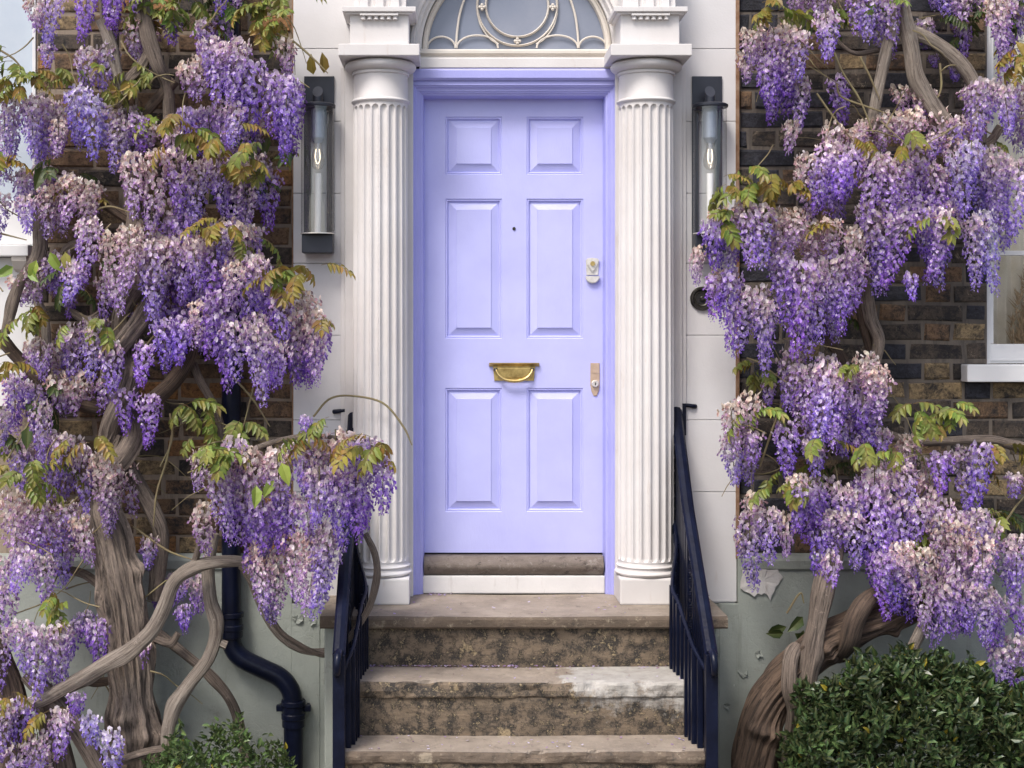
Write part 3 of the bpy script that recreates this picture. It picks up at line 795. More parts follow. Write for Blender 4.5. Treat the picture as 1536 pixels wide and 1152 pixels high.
for k in range(1, 4):
    z1 = -RH * k
    if k < 4:
        th = .07 if k == 1 else .05
        o = eroded_slab('step_tread', SX0, SX1, fy[k], fy[k - 1] + .03, z1 - th, z1, M['nosing'], 5 + k * 3, .015)
        if k == 1: two_tone(o, M['tread_patch'], M['riser_patch'])
        else: two_tone(o, M['tread'], M['nosing'])
for k in range(0, 4):
    zt = -.056 if k == 0 else -RH * k - (.07 if k == 1 else .05)
    zb = -RH * (k + 1) if k < 3 else GZ
    bm = bmesh.new()
    x0, x1 = SX0 + .003, SX1 - .003; yq = fy[k] + (.032 if k == 0 else .012); nx, nz = 60, 10
    g = [[bm.verts.new((x0 + (x1 - x0) * i / nx, yq - (noise.noise(Vector((i * .31 + k * 9, j * .5, k))) * .005 + noise.noise(Vector((i * .9 + k, j * 1.1, 3))) * .003), zt - .001 + (zb - zt - .02) * j / nz)) for j in range(nz + 1)] for i in range(nx + 1)]
    for i in range(nx):
        for j in range(nz): bm.faces.new((g[i][j], g[i + 1][j], g[i + 1][j + 1], g[i][j + 1]))
    bmesh.ops.recalc_face_normals(bm, faces=bm.faces)
    attach(from_bm('step_riser', bm, M['riser_patch'] if k == 1 else M['riser'], smooth=True), st)
    pbox('step_core', M['riser'], st, SX0 + .004, SX1 - .004, yq + .01, .0 if k == 0 else fy[k - 1] + .05, max(GZ, zb - .02), zt - .001, 0)
pbox('cheek_wall', M['plinth'], st, -.905, SX0 - .001, -.47, -.013, GZ, -.058, .006)
pbox('cheek_wall', M['plinth'], st, SX1 + .001, .93, -.47, -.013, GZ, -.058, .006)

# ================================================================== railings
def railing(sx, xw, zw, label):
    rl = empty('railing', label, 'railing', 'railings on the steps', (sx * .79, -.5, GZ))
    yn, zn = -1.10, -.045
    xs = lambda y: xw + (sx * .79 - xw) * min(1, -y / .5)
    hz = lambda y: zw + (zn - zw) * (-y / -yn if yn else 0) if False else zw + (zn - zw) * (y / yn)
    # flat handrail with rounded top
    bm = bmesh.new(); prof = [(-.026, -.012), (.026, -.012), (.028, .004), (.019, .016), (0, .021), (-.019, .016), (-.028, .004)]
    ys = [-.005, -.15, -.3, -.5, -.7, -.9, yn - .01]
    rows = [[bm.verts.new((xs(y) + a, y, hz(y) + b)) for a, b in prof] for y in ys]
    for A, B in zip(rows, rows[1:]):
        for k in range(7): bm.faces.new((A[k], A[(k + 1) % 7], B[(k + 1) % 7], B[k]))
    bm.faces.new(rows[0][::-1]); bm.faces.new(rows[-1])
    attach(from_bm('handrail', bm, M['iron']), rl)
    # scrolled end
    c = Vector((sx * .79, yn - .02, zn))
    sc = [(c.x + sx * .004 * i * .3, c.y - .055 * math.sin(a) * (1 - i * .05), c.z - .05 + .055 * math.cos(a) * (1 - i * .05), .017 - i * .0006) for i, a in enumerate([k * .5 for k in range(11)])]
    tube('scroll', sc, M['iron'], rl, 30, 10)
    # newel
    pbox('newel', M['iron'], rl, sx * .79 - .026, sx * .79 + .026, yn - .026, yn + .026, GZ, zn - .005, .004)
    # wall flag and bracket
    pbox('wall_flag', M['iron'], rl, xw - .03 if sx < 0 else xw - .005, xw + .005 if sx < 0 else xw + .05, -.03, -.018, zw - .155, zw + .004, .002)
    tube('wall_bracket', [(xw, -.012, zw - .003, .008), (xw + sx * .05, -.012, zw - .005, .009), (xw + sx * .085, -.012, zw - .010, .011), (xw + sx * .1, .0, zw - .012, .012)], M['iron'], rl, 14, 10)
    def tread_z(y):
        if y > -.53: return 0.0
        if y > -.81: return -RH
        if y > -1.07: return -RH * 2
        return -RH * 3
    yy = -.08; i = 0
    while yy > yn + .06:
        x = xs(yy); zb_ = tread_z(yy); zt_ = hz(yy) - .008
        if i in (0, 1, 10, 11):
            verts, faces = [], []
            n = int((zt_ - zb_) / .012); hw = .0145             # barley-twist bar
            for q in range(n + 1):
                a = q * .30
                for k in range(4):
                    b_ = a + math.pi / 4 + k * math.pi / 2
                    verts.append((x + hw * 1.35 * math.cos(b_), yy + hw * 1.35 * math.sin(b_), zb_ + (zt_ - zb_) * q / n))
            for q in range(n):
                for k in range(4): faces.append((q * 4 + k, q * 4 + (k + 1) % 4, q * 4 + 4 + (k + 1) % 4, q * 4 + 4 + k))
            me = bpy.data.meshes.new('twisted_baluster'); me.from_pydata(verts, [], faces)
            attach(link('twisted_baluster', me, M['iron']), rl)
        else:
            pbox('baluster', M['iron'], rl, x - .018, x + .018, yy - .016, yy + .016, zb_, zt_, .002)
        yy -= .055; i += 1
    # inner flat stays standing on the treads
    low = [(sx * .792, -.03, .447, .013), (sx * .768, -.3, .300, .013)]
    for yi, xi, zt_ in ((-.575, .706, .15), (-.69, .718, .087), (-.845, .730, .003), (-.96, .742, -.06)):
        pbox('stay', M['iron'], rl, sx * xi - .013, sx * xi + .013, yi - .013, yi + .013, tread_z(yi), zt_, .002)
        low.append((sx * xi, yi, zt_, .013))
    low.append((sx * .772, -1.085, -.128, .013))
    for yi in (-.10, -.165, -.23, -.295, -.36, -.425, -.49, -.632, -.765, -.905, -1.02):
        for q0, q1 in zip(low, low[1:]):
            if q1[1] <= yi <= q0[1]:
                f = (yi - q0[1]) / (q1[1] - q0[1]); xi = q0[0] + (q1[0] - q0[0]) * f; zq = q0[2] + (q1[2] - q0[2]) * f
                pbox('stay', M['iron'], rl, xi - .012, xi + .012, yi - .012, yi + .012, tread_z(yi), zq, .002)
    tube('lower_rail', [(*q[:3], .009) for q in low], M['iron'], rl, 24, 8)
    pbox('bottom_rail', M['iron'], rl, xs(-.28) - .010, xs(-.28) + .010, -.50, -.06, .060, .078, .002)
railing(-1, X(531), Z(614), 'navy iron railing half hidden under the wisteria on the left of the steps')
railing(1, X(1013), Z(606), 'navy iron railing on the right of the steps, clear of flowers')

# ================================================================== wall lamps
def wall_lamp(px, gpx, label):
    c0 = P(px, 115, 0)
    lm = empty('wall_lamp', label, 'lamp', 'wall lamps flanking the door', (c0.x, SY, Z(240)))
    hw = LEN(22.5); GYc = -.095; gx = c0.x
    zt, zb = Z(115), Z(380)
    zm = Z(168)
    pbox('back_plate', M['lamp_metal'], lm, gx - hw, gx + hw, SY - .014, SY - .0005, zm, zt, .002)
    for a_, b_ in ((gx - hw, gx - hw + .033), (gx + hw - .037, gx + hw)):  # plate split into bars; pale wall between stands for the glass reflection
        pbox('side_bar', M['lamp_metal'], lm, a_, b_, SY - .0135, SY - .0005, zb + .02, zm - .0005, .002)
    zc = Z(160, GYc); zg0 = Z(351, GYc)
    # arm
    bm = bmesh.new()
    rows = []
    for i in range(13):
        a = math.pi * i / 12
        rows.append((math.cos(a), math.sin(a)))
    for k in range(2):
        pass
    top = [bm.verts.new((gx + .026 * math.cos(math.pi * 2 * i / 20), GYc + .026 * math.sin(math.pi * 2 * i / 20), zc)) for i in range(20)]
    ups = [bm.verts.new((gx + .025 * math.cos(math.pi * 2 * i / 20), GYc + .025 * math.sin(math.pi * 2 * i / 20), zc + .075 + (.03 * math.sin(math.pi * 2 * i / 20)))) for i in range(20)]
    for i in range(20): bm.faces.new((top[i], top[(i + 1) % 20], ups[(i + 1) % 20], ups[i]))
    bm.faces.new(top[::-1]); bm.faces.new(ups)
    box(bm, gx - .022, gx + .022, GYc + .02, SY - .012, zc + .012, zc + .055, .006)
    attach(from_bm('arm', bm, M['lamp_metal']), lm)
    bm = bmesh.new(); lathe(bm, [(.086, zc - .006), (.088, zc - .002), (.088, zc + .008), (.080, zc + .013), (.03, zc + .016)], gx, GYc, 40)
    attach(from_bm('collar', bm, M['lamp_metal'], smooth=False), lm)
    bm = bmesh.new(); rg = .082
    lathe(bm, [(rg, zg0), (rg, zc - .007)], gx, GYc, 48)
    bm.faces.ensure_lookup_table()
    for f in [f for f in bm.faces if len(f.verts) > 4]: bm.faces.remove(f)
    gl = attach(from_bm('glass_cylinder', bm, M['lamp_glass'], smooth=True), lm)
    bm = bmesh.new(); lathe(bm, [(rg - .003, zg0 - .002), (rg + .002, zg0 - .002), (rg + .002, zg0 + .004), (rg - .003, zg0 + .004), (rg - .003, zg0 - .002)], gx, GYc, 48)
    sub(from_bm('glass_rim', bm, M['chrome'], smooth=True), gl)
    bm = bmesh.new(); lathe(bm, [(.03, zc - .01), (.034, zc - .03), (.034, zc - .155), (.024, zc - .17), (.02, zc - .18)], gx, GYc, 24)
    attach(from_bm('socket', bm, M['socket'], smooth=False), lm)
    zbq = zc - .18
    bm = bmesh.new(); lathe(bm, [(.017, zbq), (.018, zbq - .02), (.030, zbq - .06), (.034, zbq - .085), (.031, zbq - .11), (.018, zbq - .128), (.0005, zbq - .133)], gx, GYc, 24)
    bb = attach(from_bm('bulb', bm, M['lamp_bulb_glass'], smooth=True), lm)
    sub(tube('filament', [(gx - .008, GYc, zbq - .03, .0022), (gx - .012, GYc - .004, zbq - .07, .0022), (gx - .004, GYc + .004, zbq - .098, .0022), (gx + .005, GYc - .004, zbq - .098, .0022), (gx + .012, GYc + .004, zbq - .07, .0022), (gx + .008, GYc, zbq - .03, .0022)], M['bulb'], None, 24, 6), bb)
    bm = bmesh.new(); lathe(bm, [(.017, zg0 + .004), (.017, zbq - .15), (.013, zbq - .158)], gx, GYc, 24)  # pale tube added as the bright streak reflected in the glass
    attach(from_bm('reflection_streak_tube', bm, M['streak'], smooth=False), lm)
    zk = Z(349, -.06)
    pbox('base_box', M['lamp_metal'], lm, gx - hw - .001, gx + hw + .001, SY - .125, SY - .0146, Z(379, -.125), Z(350, -.125), .004)
wall_lamp(479, 475, 'tall black wall lamp with glass cylinder left of the door, beside the left wisteria')
wall_lamp(1060, 1066, 'tall black wall lamp with glass cylinder right of the door, its base behind blossom')

# bell push
bp = P(1053, 448)
db = empty('doorbell', 'round dark bronze bell pull set in the white wall below the right lamp', 'doorbell', loc=(bp.x, SY, bp.z))
def disc(name, prof, mat, parent):
    bm = bmesh.new(); lathe(bm, prof, 0, 0, 40)
    for v in bm.verts: v.co = Vector((bp.x + v.co.x, SY - v.co.z, bp.z + v.co.y))
    attach(from_bm(name, bm, mat, smooth=False), parent)
disc('bezel', [(.060, 0.0003), (.060, .008), (.054, .016), (.047, .016), (.043, .010), (.040, .004), (.036, .006), (.030, .003)], M['bell_metal'], db)
disc('recess', [(.031, .002), (.028, .0035), (.0, .0035)], M['dark'], db)
disc('bell_button', [(.012, .0036), (.012, .010), (.008, .013), (.0, .013)], M['bell_metal'], db)

# ================================================================== windows
rw = empty('sash_window', 'white sash window with pampas grass inside, on the right brick wall', 'window', 'sash windows at the picture edges', (X(1500), .1, Z(573)))
RX1 = 2.95
pbox('sill', M['white_wood'], rw, X(1451, -.06), RX1 + .1, -.06, .16, Z(573, -.06), Z(547, -.06), .006)
pbox('frame', M['white_wood'], rw, RWX0 + .001, RWX0 + .030, BY + .035, .2, Z(546), RWZ1, .003)
jx = RWX0 + .031
pbox('bottom_rail', M['white_wood'], rw, jx, RX1, .075, .115, Z(545.5, .0), Z(516, .075), .004)
pbox('parting_bead', M['white_wood'], rw, jx, RX1, .068, .0748, Z(541, .07), Z(538, .07), .001)
pbox('meeting_rail', M['white_wood'], rw, jx, RX1, .070, .135, Z(383, .07), Z(376, .07), .003)
pbox('stile', M['white_wood'], rw, jx, jx + .018, .0765, .118, Z(515.5, .07), RWZ1, .003)
pbox('pane', M['pane'], rw, jx + .018, RX1, .094, .098, Z(516.5, .075), Z(383.5, .07), 0)
pbox('pane', M['pane'], rw, jx + .018, RX1, .116, .120, Z(375.5, .075), RWZ1, 0)
pbox('frame', M['white_wood'], rw, RX1 + .001, RX1 + .05, BY + .035, .2, Z(546), RWZ1, .003)
# room behind, blind and dried grass
pbox('room_back', M['room'], rw, RWX0 - .3, RX1 + .3, .95, 1.0, Z(620), RWZ1 + .2, 0)
pbox('window_board', M['white_wood'], rw, RWX0 + .03, RX1, .14, .5, Z(553, .1), Z(547, .1), .003)
bm = bmesh.new()
for i in range(41):
    x = RWX0 + .05 + i * .012
    bm.verts.new((x, .24 + .012 * math.sin(i * 1.1), Z(548, .24))); bm.verts.new((x, .24 + .012 * math.sin(i * 1.1 + .2), RWZ1))
bm.verts.ensure_lookup_table()
for i in range(40): bm.faces.new((bm.verts[2 * i], bm.verts[2 * i + 2], bm.verts[2 * i + 3], bm.verts[2 * i + 1]))
attach(from_bm('blind', bm, M['curtain'], smooth=True), rw)
dg = empty('dried_grass', 'bunch of brown dried pampas grass standing inside the right window', 'dried plant', loc=(X(1520), .17, Z(546, .17)))
M['pampas'] = simple('dry_brown_plume', (.34, .23, .13), .9, c2=(.16, .10, .06), vscale=25)
rg_ = random.Random(5)
for k in range(16):
    x0 = X(1500 + k * 5 + rg_.uniform(-3, 3), .3); hgt = rg_.uniform(.30, .52); lean = rg_.uniform(-.12, .15)
    verts, faces = [], []
    for q in range(70):
        f = rg_.uniform(.25, 1) if q > 6 else q / 6
        bx, by, bz = x0 + lean * f * f, .165 + rg_.uniform(-.02, .035), Z(546, .17) + hgt * f
        a = rg_.uniform(-1, 1) * .9; L_ = rg_.uniform(.03, .075)
        d = Vector((math.sin(a), rg_.uniform(-.4, .4), math.cos(a))); w_ = Vector((.005, 0, 0))
        i0 = len(verts); p_ = Vector((bx, by, bz))
        verts += [tuple(p_ - w_), tuple(p_ + w_), tuple(p_ + d * L_)]; faces.append((i0, i0 + 1, i0 + 2))
    me = bpy.data.meshes.new('plume'); me.from_pydata(verts, [], faces)
    attach(link('plume', me, M['pampas']), dg)

lw = empty('sash_window', 'pale blue-grey window with white sill at the left edge, half hidden by wisteria', 'window', 'sash windows at the picture edges', (X(20), .1, Z(395)))
pbox('frame', M['white_wood'], lw, LWX - .018, LWX - .001, BY - .004, .2, Z(384), HZ - .05, .003)
pbox('pane', M['left_pane'], lw, -3.4, LWX - .019, .075, .081, Z(300), HZ - .06, 0)
pbox('bottom_rail', M['white_wood'], lw, -3.4, LWX - .019, .055, .1, Z(366), Z(300.2), .004)
pbox('sill', M['white_wood'], lw, -3.4, X(42, -.07), -.07, .15, Z(384, -.07), Z(367, -.07), .006)
pbox('apron_panel', M['white_wood'], lw, -3.4, LWX - .002, BY - .01, .2, Z(610, BY) + .002, Z(386), .004)
zprof('sill_bracket', M['trim_cream'], lw, [(BY - .011, Z(385)), (-.06, Z(385)), (-.055, Z(392)), (-.02, Z(404)), (BY - .011, Z(408))], X(22), X(44))

# ================================================================== downpipe
dp = empty('downpipe', 'glossy navy cast iron downpipe with an offset bend left of the steps', 'drainpipe', loc=(X(347), -.07, GZ))
py_ = -.075
def pp(px, py, r): 
    v = P(px, py, py_); return (v.x, v.y, v.z, r)
rp = LEN(14.5, py_)
def straight(px, pya, pyb): tube('pipe', [pp(px, pya, rp), pp(px, (pya + pyb) / 2, rp), pp(px, pyb, rp)], M['iron'], dp, 12, 24)
straight(347, -110, 936)
tube('offset_bend', [pp(347, 930, rp * .99), pp(347, 952, rp * .99), pp(350, 972, rp), pp(364, 988, rp), pp(394, 1003, rp), pp(420, 1016, rp), pp(435, 1034, rp), pp(440, 1056, rp * .99), pp(440, 1080, rp * .99)], M['iron'], dp, 60, 24)
straight(440, 1076, 1262)
def collar(px, p0, p1):
    a, b = P(px, p1, py_), P(px, p0, py_); bm = bmesh.new(); h = b.z - a.z
    lathe(bm, [(rp, a.z), (rp + .008, a.z + .002), (rp + .008, a.z + h * .28), (rp + .012, a.z + h * .32), (rp + .012, a.z + h * .48), (rp + .007, a.z + h * .52), (rp + .007, a.z + h * .78), (rp + .014, a.z + h * .82), (rp + .014, b.z - .004), (rp + .01, b.z), (rp, b.z)], a.x, py_, 32)
    attach(from_bm('collar', bm, M['iron'], smooth=False), dp)
collar(347, 918, 956); collar(440, 1050, 1090)
for px in (420, 461):
    v = P(px, 1062, py_); bm = bmesh.new()
    box(bm, v.x - .018, v.x + .018, py_ - .012, py_ + .012, v.z - .016, v.z + .016, .004); box(bm, v.x - .008, v.x + .008, py_, -.013, v.z - .010, v.z + .010, .002)
    attach(from_bm('fixing_lug', bm, M['iron']), dp)

# ================================================================== plant builders
def floret(verts, faces, cols, p, o, s, c_std, c_wing, rr):
    up = Vector((0, 0, 1)); side = o.cross(up)
    if side.length < .05: side = Vector((1, 0, 0))
    side.normalize(); up2 = side.cross(o).normalized()
    roll = rr.uniform(-.9, .9)
    sd = side * math.cos(roll) + up2 * math.sin(roll); uu = up2 * math.cos(roll) - side * math.sin(roll)
    i0 = len(verts)
    # standard petal: a cupped reflexed fan
    verts.append(p - o * s * .10); cols.append(tuple(x * .92 for x in c_std))
    for k in range(6):
        a = .35 + k * (2 * math.pi - .7) / 5 - math.pi / 2
        rx = (.44 + rr.uniform(-.10, .10)) * s; rz = (.54 + rr.uniform(-.10, .10)) * s
        q = p + sd * math.cos(a) * rx + uu * (math.sin(a) * rz + .16 * s) + o * s * rr.uniform(-.02, .22)
        verts.append(q); cols.append(c_std)
    for k in range(5): faces.append((i0, i0 + 1 + k, i0 + 2 + k))
    # wings and keel
    for sg in (-1, 1):
        j = len(verts)
        b = p + o * s * .05
        t1 = b + o * s * .45 - uu * s * .30 + sd * sg * s * .26
        t2 = b + o * s * .30 - uu * s * .70 + sd * sg * s * .10
        t3 = b + o * s * .62 - uu * s * .62 + sd * sg * s * .04
        verts.extend((b, t1, t3, t2)); cols.extend((c_wing,) * 4)
        faces.append((j, j + 1, j + 2, j + 3))
def lerp3(a, b, f): return tuple(x + (y - x) * f for x, y in zip(a, b))
TONES = {   # (top faded, middle, tip) linear colours: standard petal; wing petal
    'pink': (((.95, .81, .68), (.90, .75, .80), (.72, .55, .92)), ((.64, .43, .38), (.52, .32, .56), (.38, .20, .66))),
    'lilac': (((.93, .79, .74), (.80, .66, .95), (.60, .43, .94)), ((.56, .37, .50), (.38, .23, .69), (.27, .13, .65))),
    'violet': (((.82, .67, .84), (.62, .45, .94), (.45, .23, .83)), ((.42, .25, .58), (.28, .14, .65), (.18, .065, .52))),
    'blue': (((.86, .79, .90), (.70, .62, .96), (.52, .40, .93)), ((.47, .36, .67), (.33, .23, .72), (.23, .13, .66))),
}
def tone3(t3, t):
    return lerp3(t3[0], t3[1], t / .45) if t < .45 else lerp3(t3[1], t3[2], (t - .45) / .55)
def raceme_mesh(L, tone, seed, fat=1.0):
    rr = random.Random(seed)
    verts, faces, cols = [], [], []
    bend = Vector((rr.uniform(-.14, .14), rr.uniform(-.10, .10), 0)) * L
    axis = lambda t: Vector((bend.x * t * t, bend.y * t * t, -t * L))
    ts = TONES[tone]
    gcol = (.17, .17, .06)
    prev = None
    for k in range(9):
        t = k / 8; c = axis(t); r = .0028 * (1 - .6 * t)
        i0 = len(verts)
        for j in range(3):
            a = j * 2.094; verts.append(c + Vector((math.cos(a) * r, math.sin(a) * r, 0))); cols.append(gcol)
        if prev is not None:
            for j in range(3): faces.append((prev + j, prev + (j + 1) % 3, i0 + (j + 1) % 3, i0 + j))
        prev = i0
    n = int(34 + L * 440 * fat)
    for k in range(n):
        t = min(1, max(0, (k + rr.uniform(-.8, .8)) / n))
        a = k * 2.39996 + rr.uniform(-.5, .5)
        prof = (.55 + .45 * min(1, t / .14)) * (1 - .84 * max(0, (t - .15) / .85) ** .95)
        Rr = .059 * fat * prof * rr.uniform(.45, 1.15) + .006
        o = Vector((math.cos(a), math.sin(a), rr.uniform(-.55, .25))).normalized()
        c = axis(t)
        p = c + Vector((math.cos(a), math.sin(a), 0)) * Rr + Vector((0, 0, -.010 + rr.uniform(-.012, .012)))
        s = .0235 * (1.10 - .50 * t) * rr.uniform(.78, 1.15)
        v = rr.uniform(.62, 1.12)
        tt = min(1, max(0, t + rr.uniform(-.16, .16)))
        cs = tuple(min(.92, x * v) for x in tone3(ts[0], tt)); cw = tuple(min(.9, x * v) for x in tone3(ts[1], tt))
        if rr.random() < .16: cs = lerp3(cs, (.88, .82, .86), .65)
        o2 = (o + Vector((rr.uniform(-.45, .45), rr.uniform(-.45, .45), rr.uniform(-.3, .3)))).normalized()
        if t > .90: s *= .6
        floret(verts, faces, cols, p, o2, s, cs, cw, rr)
        if k % 3 == 0:
            i0 = len(verts); w = Vector((0, 0, .0012))
            verts.extend((c + w, c - w, p)); cols.extend(((.25, .17, .22),) * 3); faces.append((i0, i0 + 1, i0 + 2))
    me = bpy.data.meshes.new('flower_raceme'); me.from_pydata([tuple(v) for v in verts], [], faces)
    ca = me.attributes.new('Col', 'FLOAT_COLOR', 'POINT')
    ca.data.foreach_set('color', [x for c in cols for x in (*c, 1)])
    me.materials.append(M['petal'])
    return me
RLEN = (.14, .21, .28, .36)
RAC = {}
sd_ = 100
for tn in TONES:
    for li, L in enumerate(RLEN):
        RAC[tn, li] = [raceme_mesh(L, tn, sd_ + q * 7 + li * 31, (.72, .86, 1.0, 1.08)[li]) for q in range(3)]; sd_ += 200

def leaflet(verts, faces, cols, base, d, nrm, L, w, c):
    side = d.cross(nrm).normalized(); i0 = len(verts)
    fold = nrm * (-w * .28); curl = nrm * (-L * .16)
    mid = [base, base + d * L * .35, base + d * L * .7 + curl * .4, base + d * L + curl]
    verts.extend(mid); cols.extend((lerp3(c, (.30, .30, .10), .25),) * 4)
    for sg in (-1, 1):
        j = len(verts)
        verts.append(mid[1] + side * sg * w * .5 - fold); verts.append(mid[2] + side * sg * w * .42 - fold)
        cols.extend((c, c))
        f = [(i0, i0 + 1, j), (i0 + 1, i0 + 2, j + 1, j), (i0 + 2, i0 + 3, j + 1)]
        faces.extend(f if sg > 0 else [x[::-1] for x in f])
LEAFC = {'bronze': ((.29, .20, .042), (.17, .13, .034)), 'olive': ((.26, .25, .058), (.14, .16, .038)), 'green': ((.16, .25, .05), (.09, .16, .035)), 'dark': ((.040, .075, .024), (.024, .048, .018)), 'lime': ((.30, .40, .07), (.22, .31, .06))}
def leaf_mesh(kind, seed, L=.16, n=5):
    """one pinnate leaf hanging from its stalk: origin at the stalk base, drooping along +x"""
    rr = random.Random(seed); verts, faces, cols = [], [], []
    ca_, cb_ = LEAFC[kind]
    ax = lambda t: Vector((L * t * (1 - .15 * t), 0, L * (.25 * t - .55 * t * t)))
    prev = None
    for k in range(7):
        t = k / 6; c = ax(t); r = .0018
        i0 = len(verts)
        for j in range(3): verts.append(c + Vector((0, math.cos(j * 2.094) * r, math.sin(j * 2.094) * r))); cols.append((.18, .12, .05))
        if prev is not None:
            for j in range(3): faces.append((prev + j, prev + (j + 1) % 3, i0 + (j + 1) % 3, i0 + j))
        prev = i0
    for k in range(n):
        t = .22 + .72 * k / (n - 1)
        for sg in (-1, 1):
            d = Vector((.45 + rr.uniform(-.15, .15), sg * (.75 + rr.uniform(-.2, .2)), -.75 + rr.uniform(-.3, .3))).normalized()
            nr = Vector((rr.uniform(-.3, .3) + .5, sg * -.2, .8)).normalized()
            ll = rr.uniform(.054, .076) * (1 - .25 * abs(t - .55)); f = rr.random()
            leaflet(verts, faces, cols, ax(t), d, nr, ll, ll * rr.uniform(.40, .50), tuple(x * rr.uniform(.8, 1.25) for x in lerp3(ca_, cb_, f)))
    leaflet(verts, faces, cols, ax(1), Vector((.6, 0, -.8)), Vector((.8, 0, .6)), .06, .026, ca_)
    me = bpy.data.meshes.new('compound_leaf'); me.from_pydata([tuple(v) for v in verts], [], faces)
    ca = me.attributes.new('Col', 'FLOAT_COLOR', 'POINT'); ca.data.foreach_set('color', [x for c in cols for x in (*c, 1)])
    me.materials.append(M['leaf']); return me
LEAF = {k: [leaf_mesh(k, 900 + i * 3 + q, L=(.12, .16, .20)[q], n=(4, 5, 6)[q]) for q in range(3)] for i, k in enumerate(LEAFC)}
def big_leaf_mesh(kind, seed):
    rr = random.Random(seed); verts, faces, cols = [], [], []
    leaflet(verts, faces, cols, Vector((0, 0, 0)), Vector((0, 0, -1)), Vector((0, -1, .25)).normalized(), .11, .055, LEAFC[kind][0])
    me = bpy.data.meshes.new('large_leaf'); me.from_pydata([tuple(v) for v in verts], [], faces)
    ca = me.attributes.new('Col', 'FLOAT_COLOR', 'POINT'); ca.data.foreach_set('color', [x for c in cols for x in (*c, 1)])
    me.materials.append(M['leaf']); return me
BIG = {k: big_leaf_mesh(k, 5) for k in LEAFC}

def inst(name, me, parent, loc, rot=(0, 0, 0), sc=1.0):
    o = bpy.data.objects.new(name, me); COL.objects.link(o); o.parent = parent
    o.location = loc - parent.location; o.rotation_euler = rot; o.scale = (sc, sc, sc)
    return o
counts = {}
def racemes(plant, boxes, seed):
    """boxes: (x0,x1,y0,y1,tone,depth[,n]) blossom masses as seen, each filled with hanging racemes"""
    rr = random.Random(seed)
    for b in boxes:
        x0, x1, y0, y1, tone, dep = b[:6]
        w, h = x1 - x0, y1 - y0
        unit = 28.0
        cols_ = max(1, round(w / unit))
        rows_ = max(1, round(h / 105.0))
        for r_ in range(rows_):
            yt = y0 + (h / rows_) * r_ * .92
            hh = h / rows_ * (1.12 if rows_ > 1 else 1)
            for c in range(cols_):
                for lay in range(2 if (cols_ > 1 or rows_ > 1) else 1):
                    if lay == 1 and rr.random() < .45: continue
                    fx = (c + .5 + rr.uniform(-.30, .30) + (.4 if lay else 0)) / cols_
                    dz = dep + (.11 if lay else 0) + rr.uniform(-.05, .05) + .05 * r_ * 0
                    px = x0 + w * min(.97, max(.03, fx)); pyt = yt + rr.uniform(-.08, .20) * hh
                    Lpx = hh * rr.uniform(.62, 1.08)
                    if pyt + Lpx > y1 + 12: Lpx = max(30, y1 + 12 - pyt)
                    L = LEN(Lpx, dz)
                    li = min(range(4), key=lambda i: abs(RLEN[i] - L))
                    tn = tone
                    q = rr.random()
                    if tone == 'mix': tn = 'pink' if q < .35 else ('lilac' if q < .8 else 'violet')
                    elif rows_ > 1 and r_ == 0 and q < .5 and tone != 'violet': tn = 'pink'
                    elif q < .15: tn = 'lilac'
                    k = L / RLEN[li]
                    o = inst('flower_raceme', rr.choice(RAC[tn, li]), plant, P(px, pyt, dz), (rr.uniform(-.13, .13), rr.uniform(-.13, .13), rr.uniform(0, 6.28)))
                    sxy = .5 + .5 * k if k < 1 else k ** .5
                    if w < 34 and cols_ == 1: sxy *= max(.7, w / 36.0)
                    o.scale = (sxy, sxy, k)
                    counts[plant.name] = counts.get(plant.name, 0) + 1
def leaves(plant, boxes, seed):
    rr = random.Random(seed)
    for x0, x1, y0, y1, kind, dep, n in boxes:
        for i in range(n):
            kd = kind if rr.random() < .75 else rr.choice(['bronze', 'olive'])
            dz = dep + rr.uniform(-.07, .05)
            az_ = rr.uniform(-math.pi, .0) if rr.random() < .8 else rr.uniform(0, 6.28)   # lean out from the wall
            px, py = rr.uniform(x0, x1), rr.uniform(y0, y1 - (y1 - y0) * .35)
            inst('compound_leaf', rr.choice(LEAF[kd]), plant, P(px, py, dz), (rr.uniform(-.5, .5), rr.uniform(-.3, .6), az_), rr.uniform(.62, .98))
def big_leaves(plant, lst, seed):
    rr = random.Random(seed)
    for px, py, kind, dep, ang, sc in lst:
        inst('large_leaf', BIG[kind], plant, P(px, py, dep), (rr.uniform(-.5, .1), ang, rr.uniform(-.5, .5)), sc)
def limb(plant, name, pts, dep, mat='bark', n=None, seg=12, rough=.22, ridge=0.0, seed=None, knots=2, twist=0.0):
    """pts: (px, py, width_px[, depth offset])"""
    q = []
    for p in pts:
        d = dep + (p[3] if len(p) > 3 else 0); v = P(p[0], p[1], d); q.append((v.x, v.y, v.z, LEN(p[2] / 2.0, d)))
    seed = seed if seed is not None else int(pts[0][0] * 3 + pts[0][1])
    n = n or max(14, int(sum(math.hypot(a[0] - b[0], a[1] - b[1]) for a, b in zip(pts, pts[1:])) / 7))
    return tube(name, q, M[mat], plant, n, seg, rough, ridge, seed, twist, knots)
def twigs(plant, lst, dep):
    for i, pts in enumerate(lst):
        limb(plant, 'twig', [(a, b, 3.2 if k < len(pts) - 1 else 1.6) for k, (a, b) in enumerate(pts)], dep, 'twig', seg=6, rough=.05, knots=0)

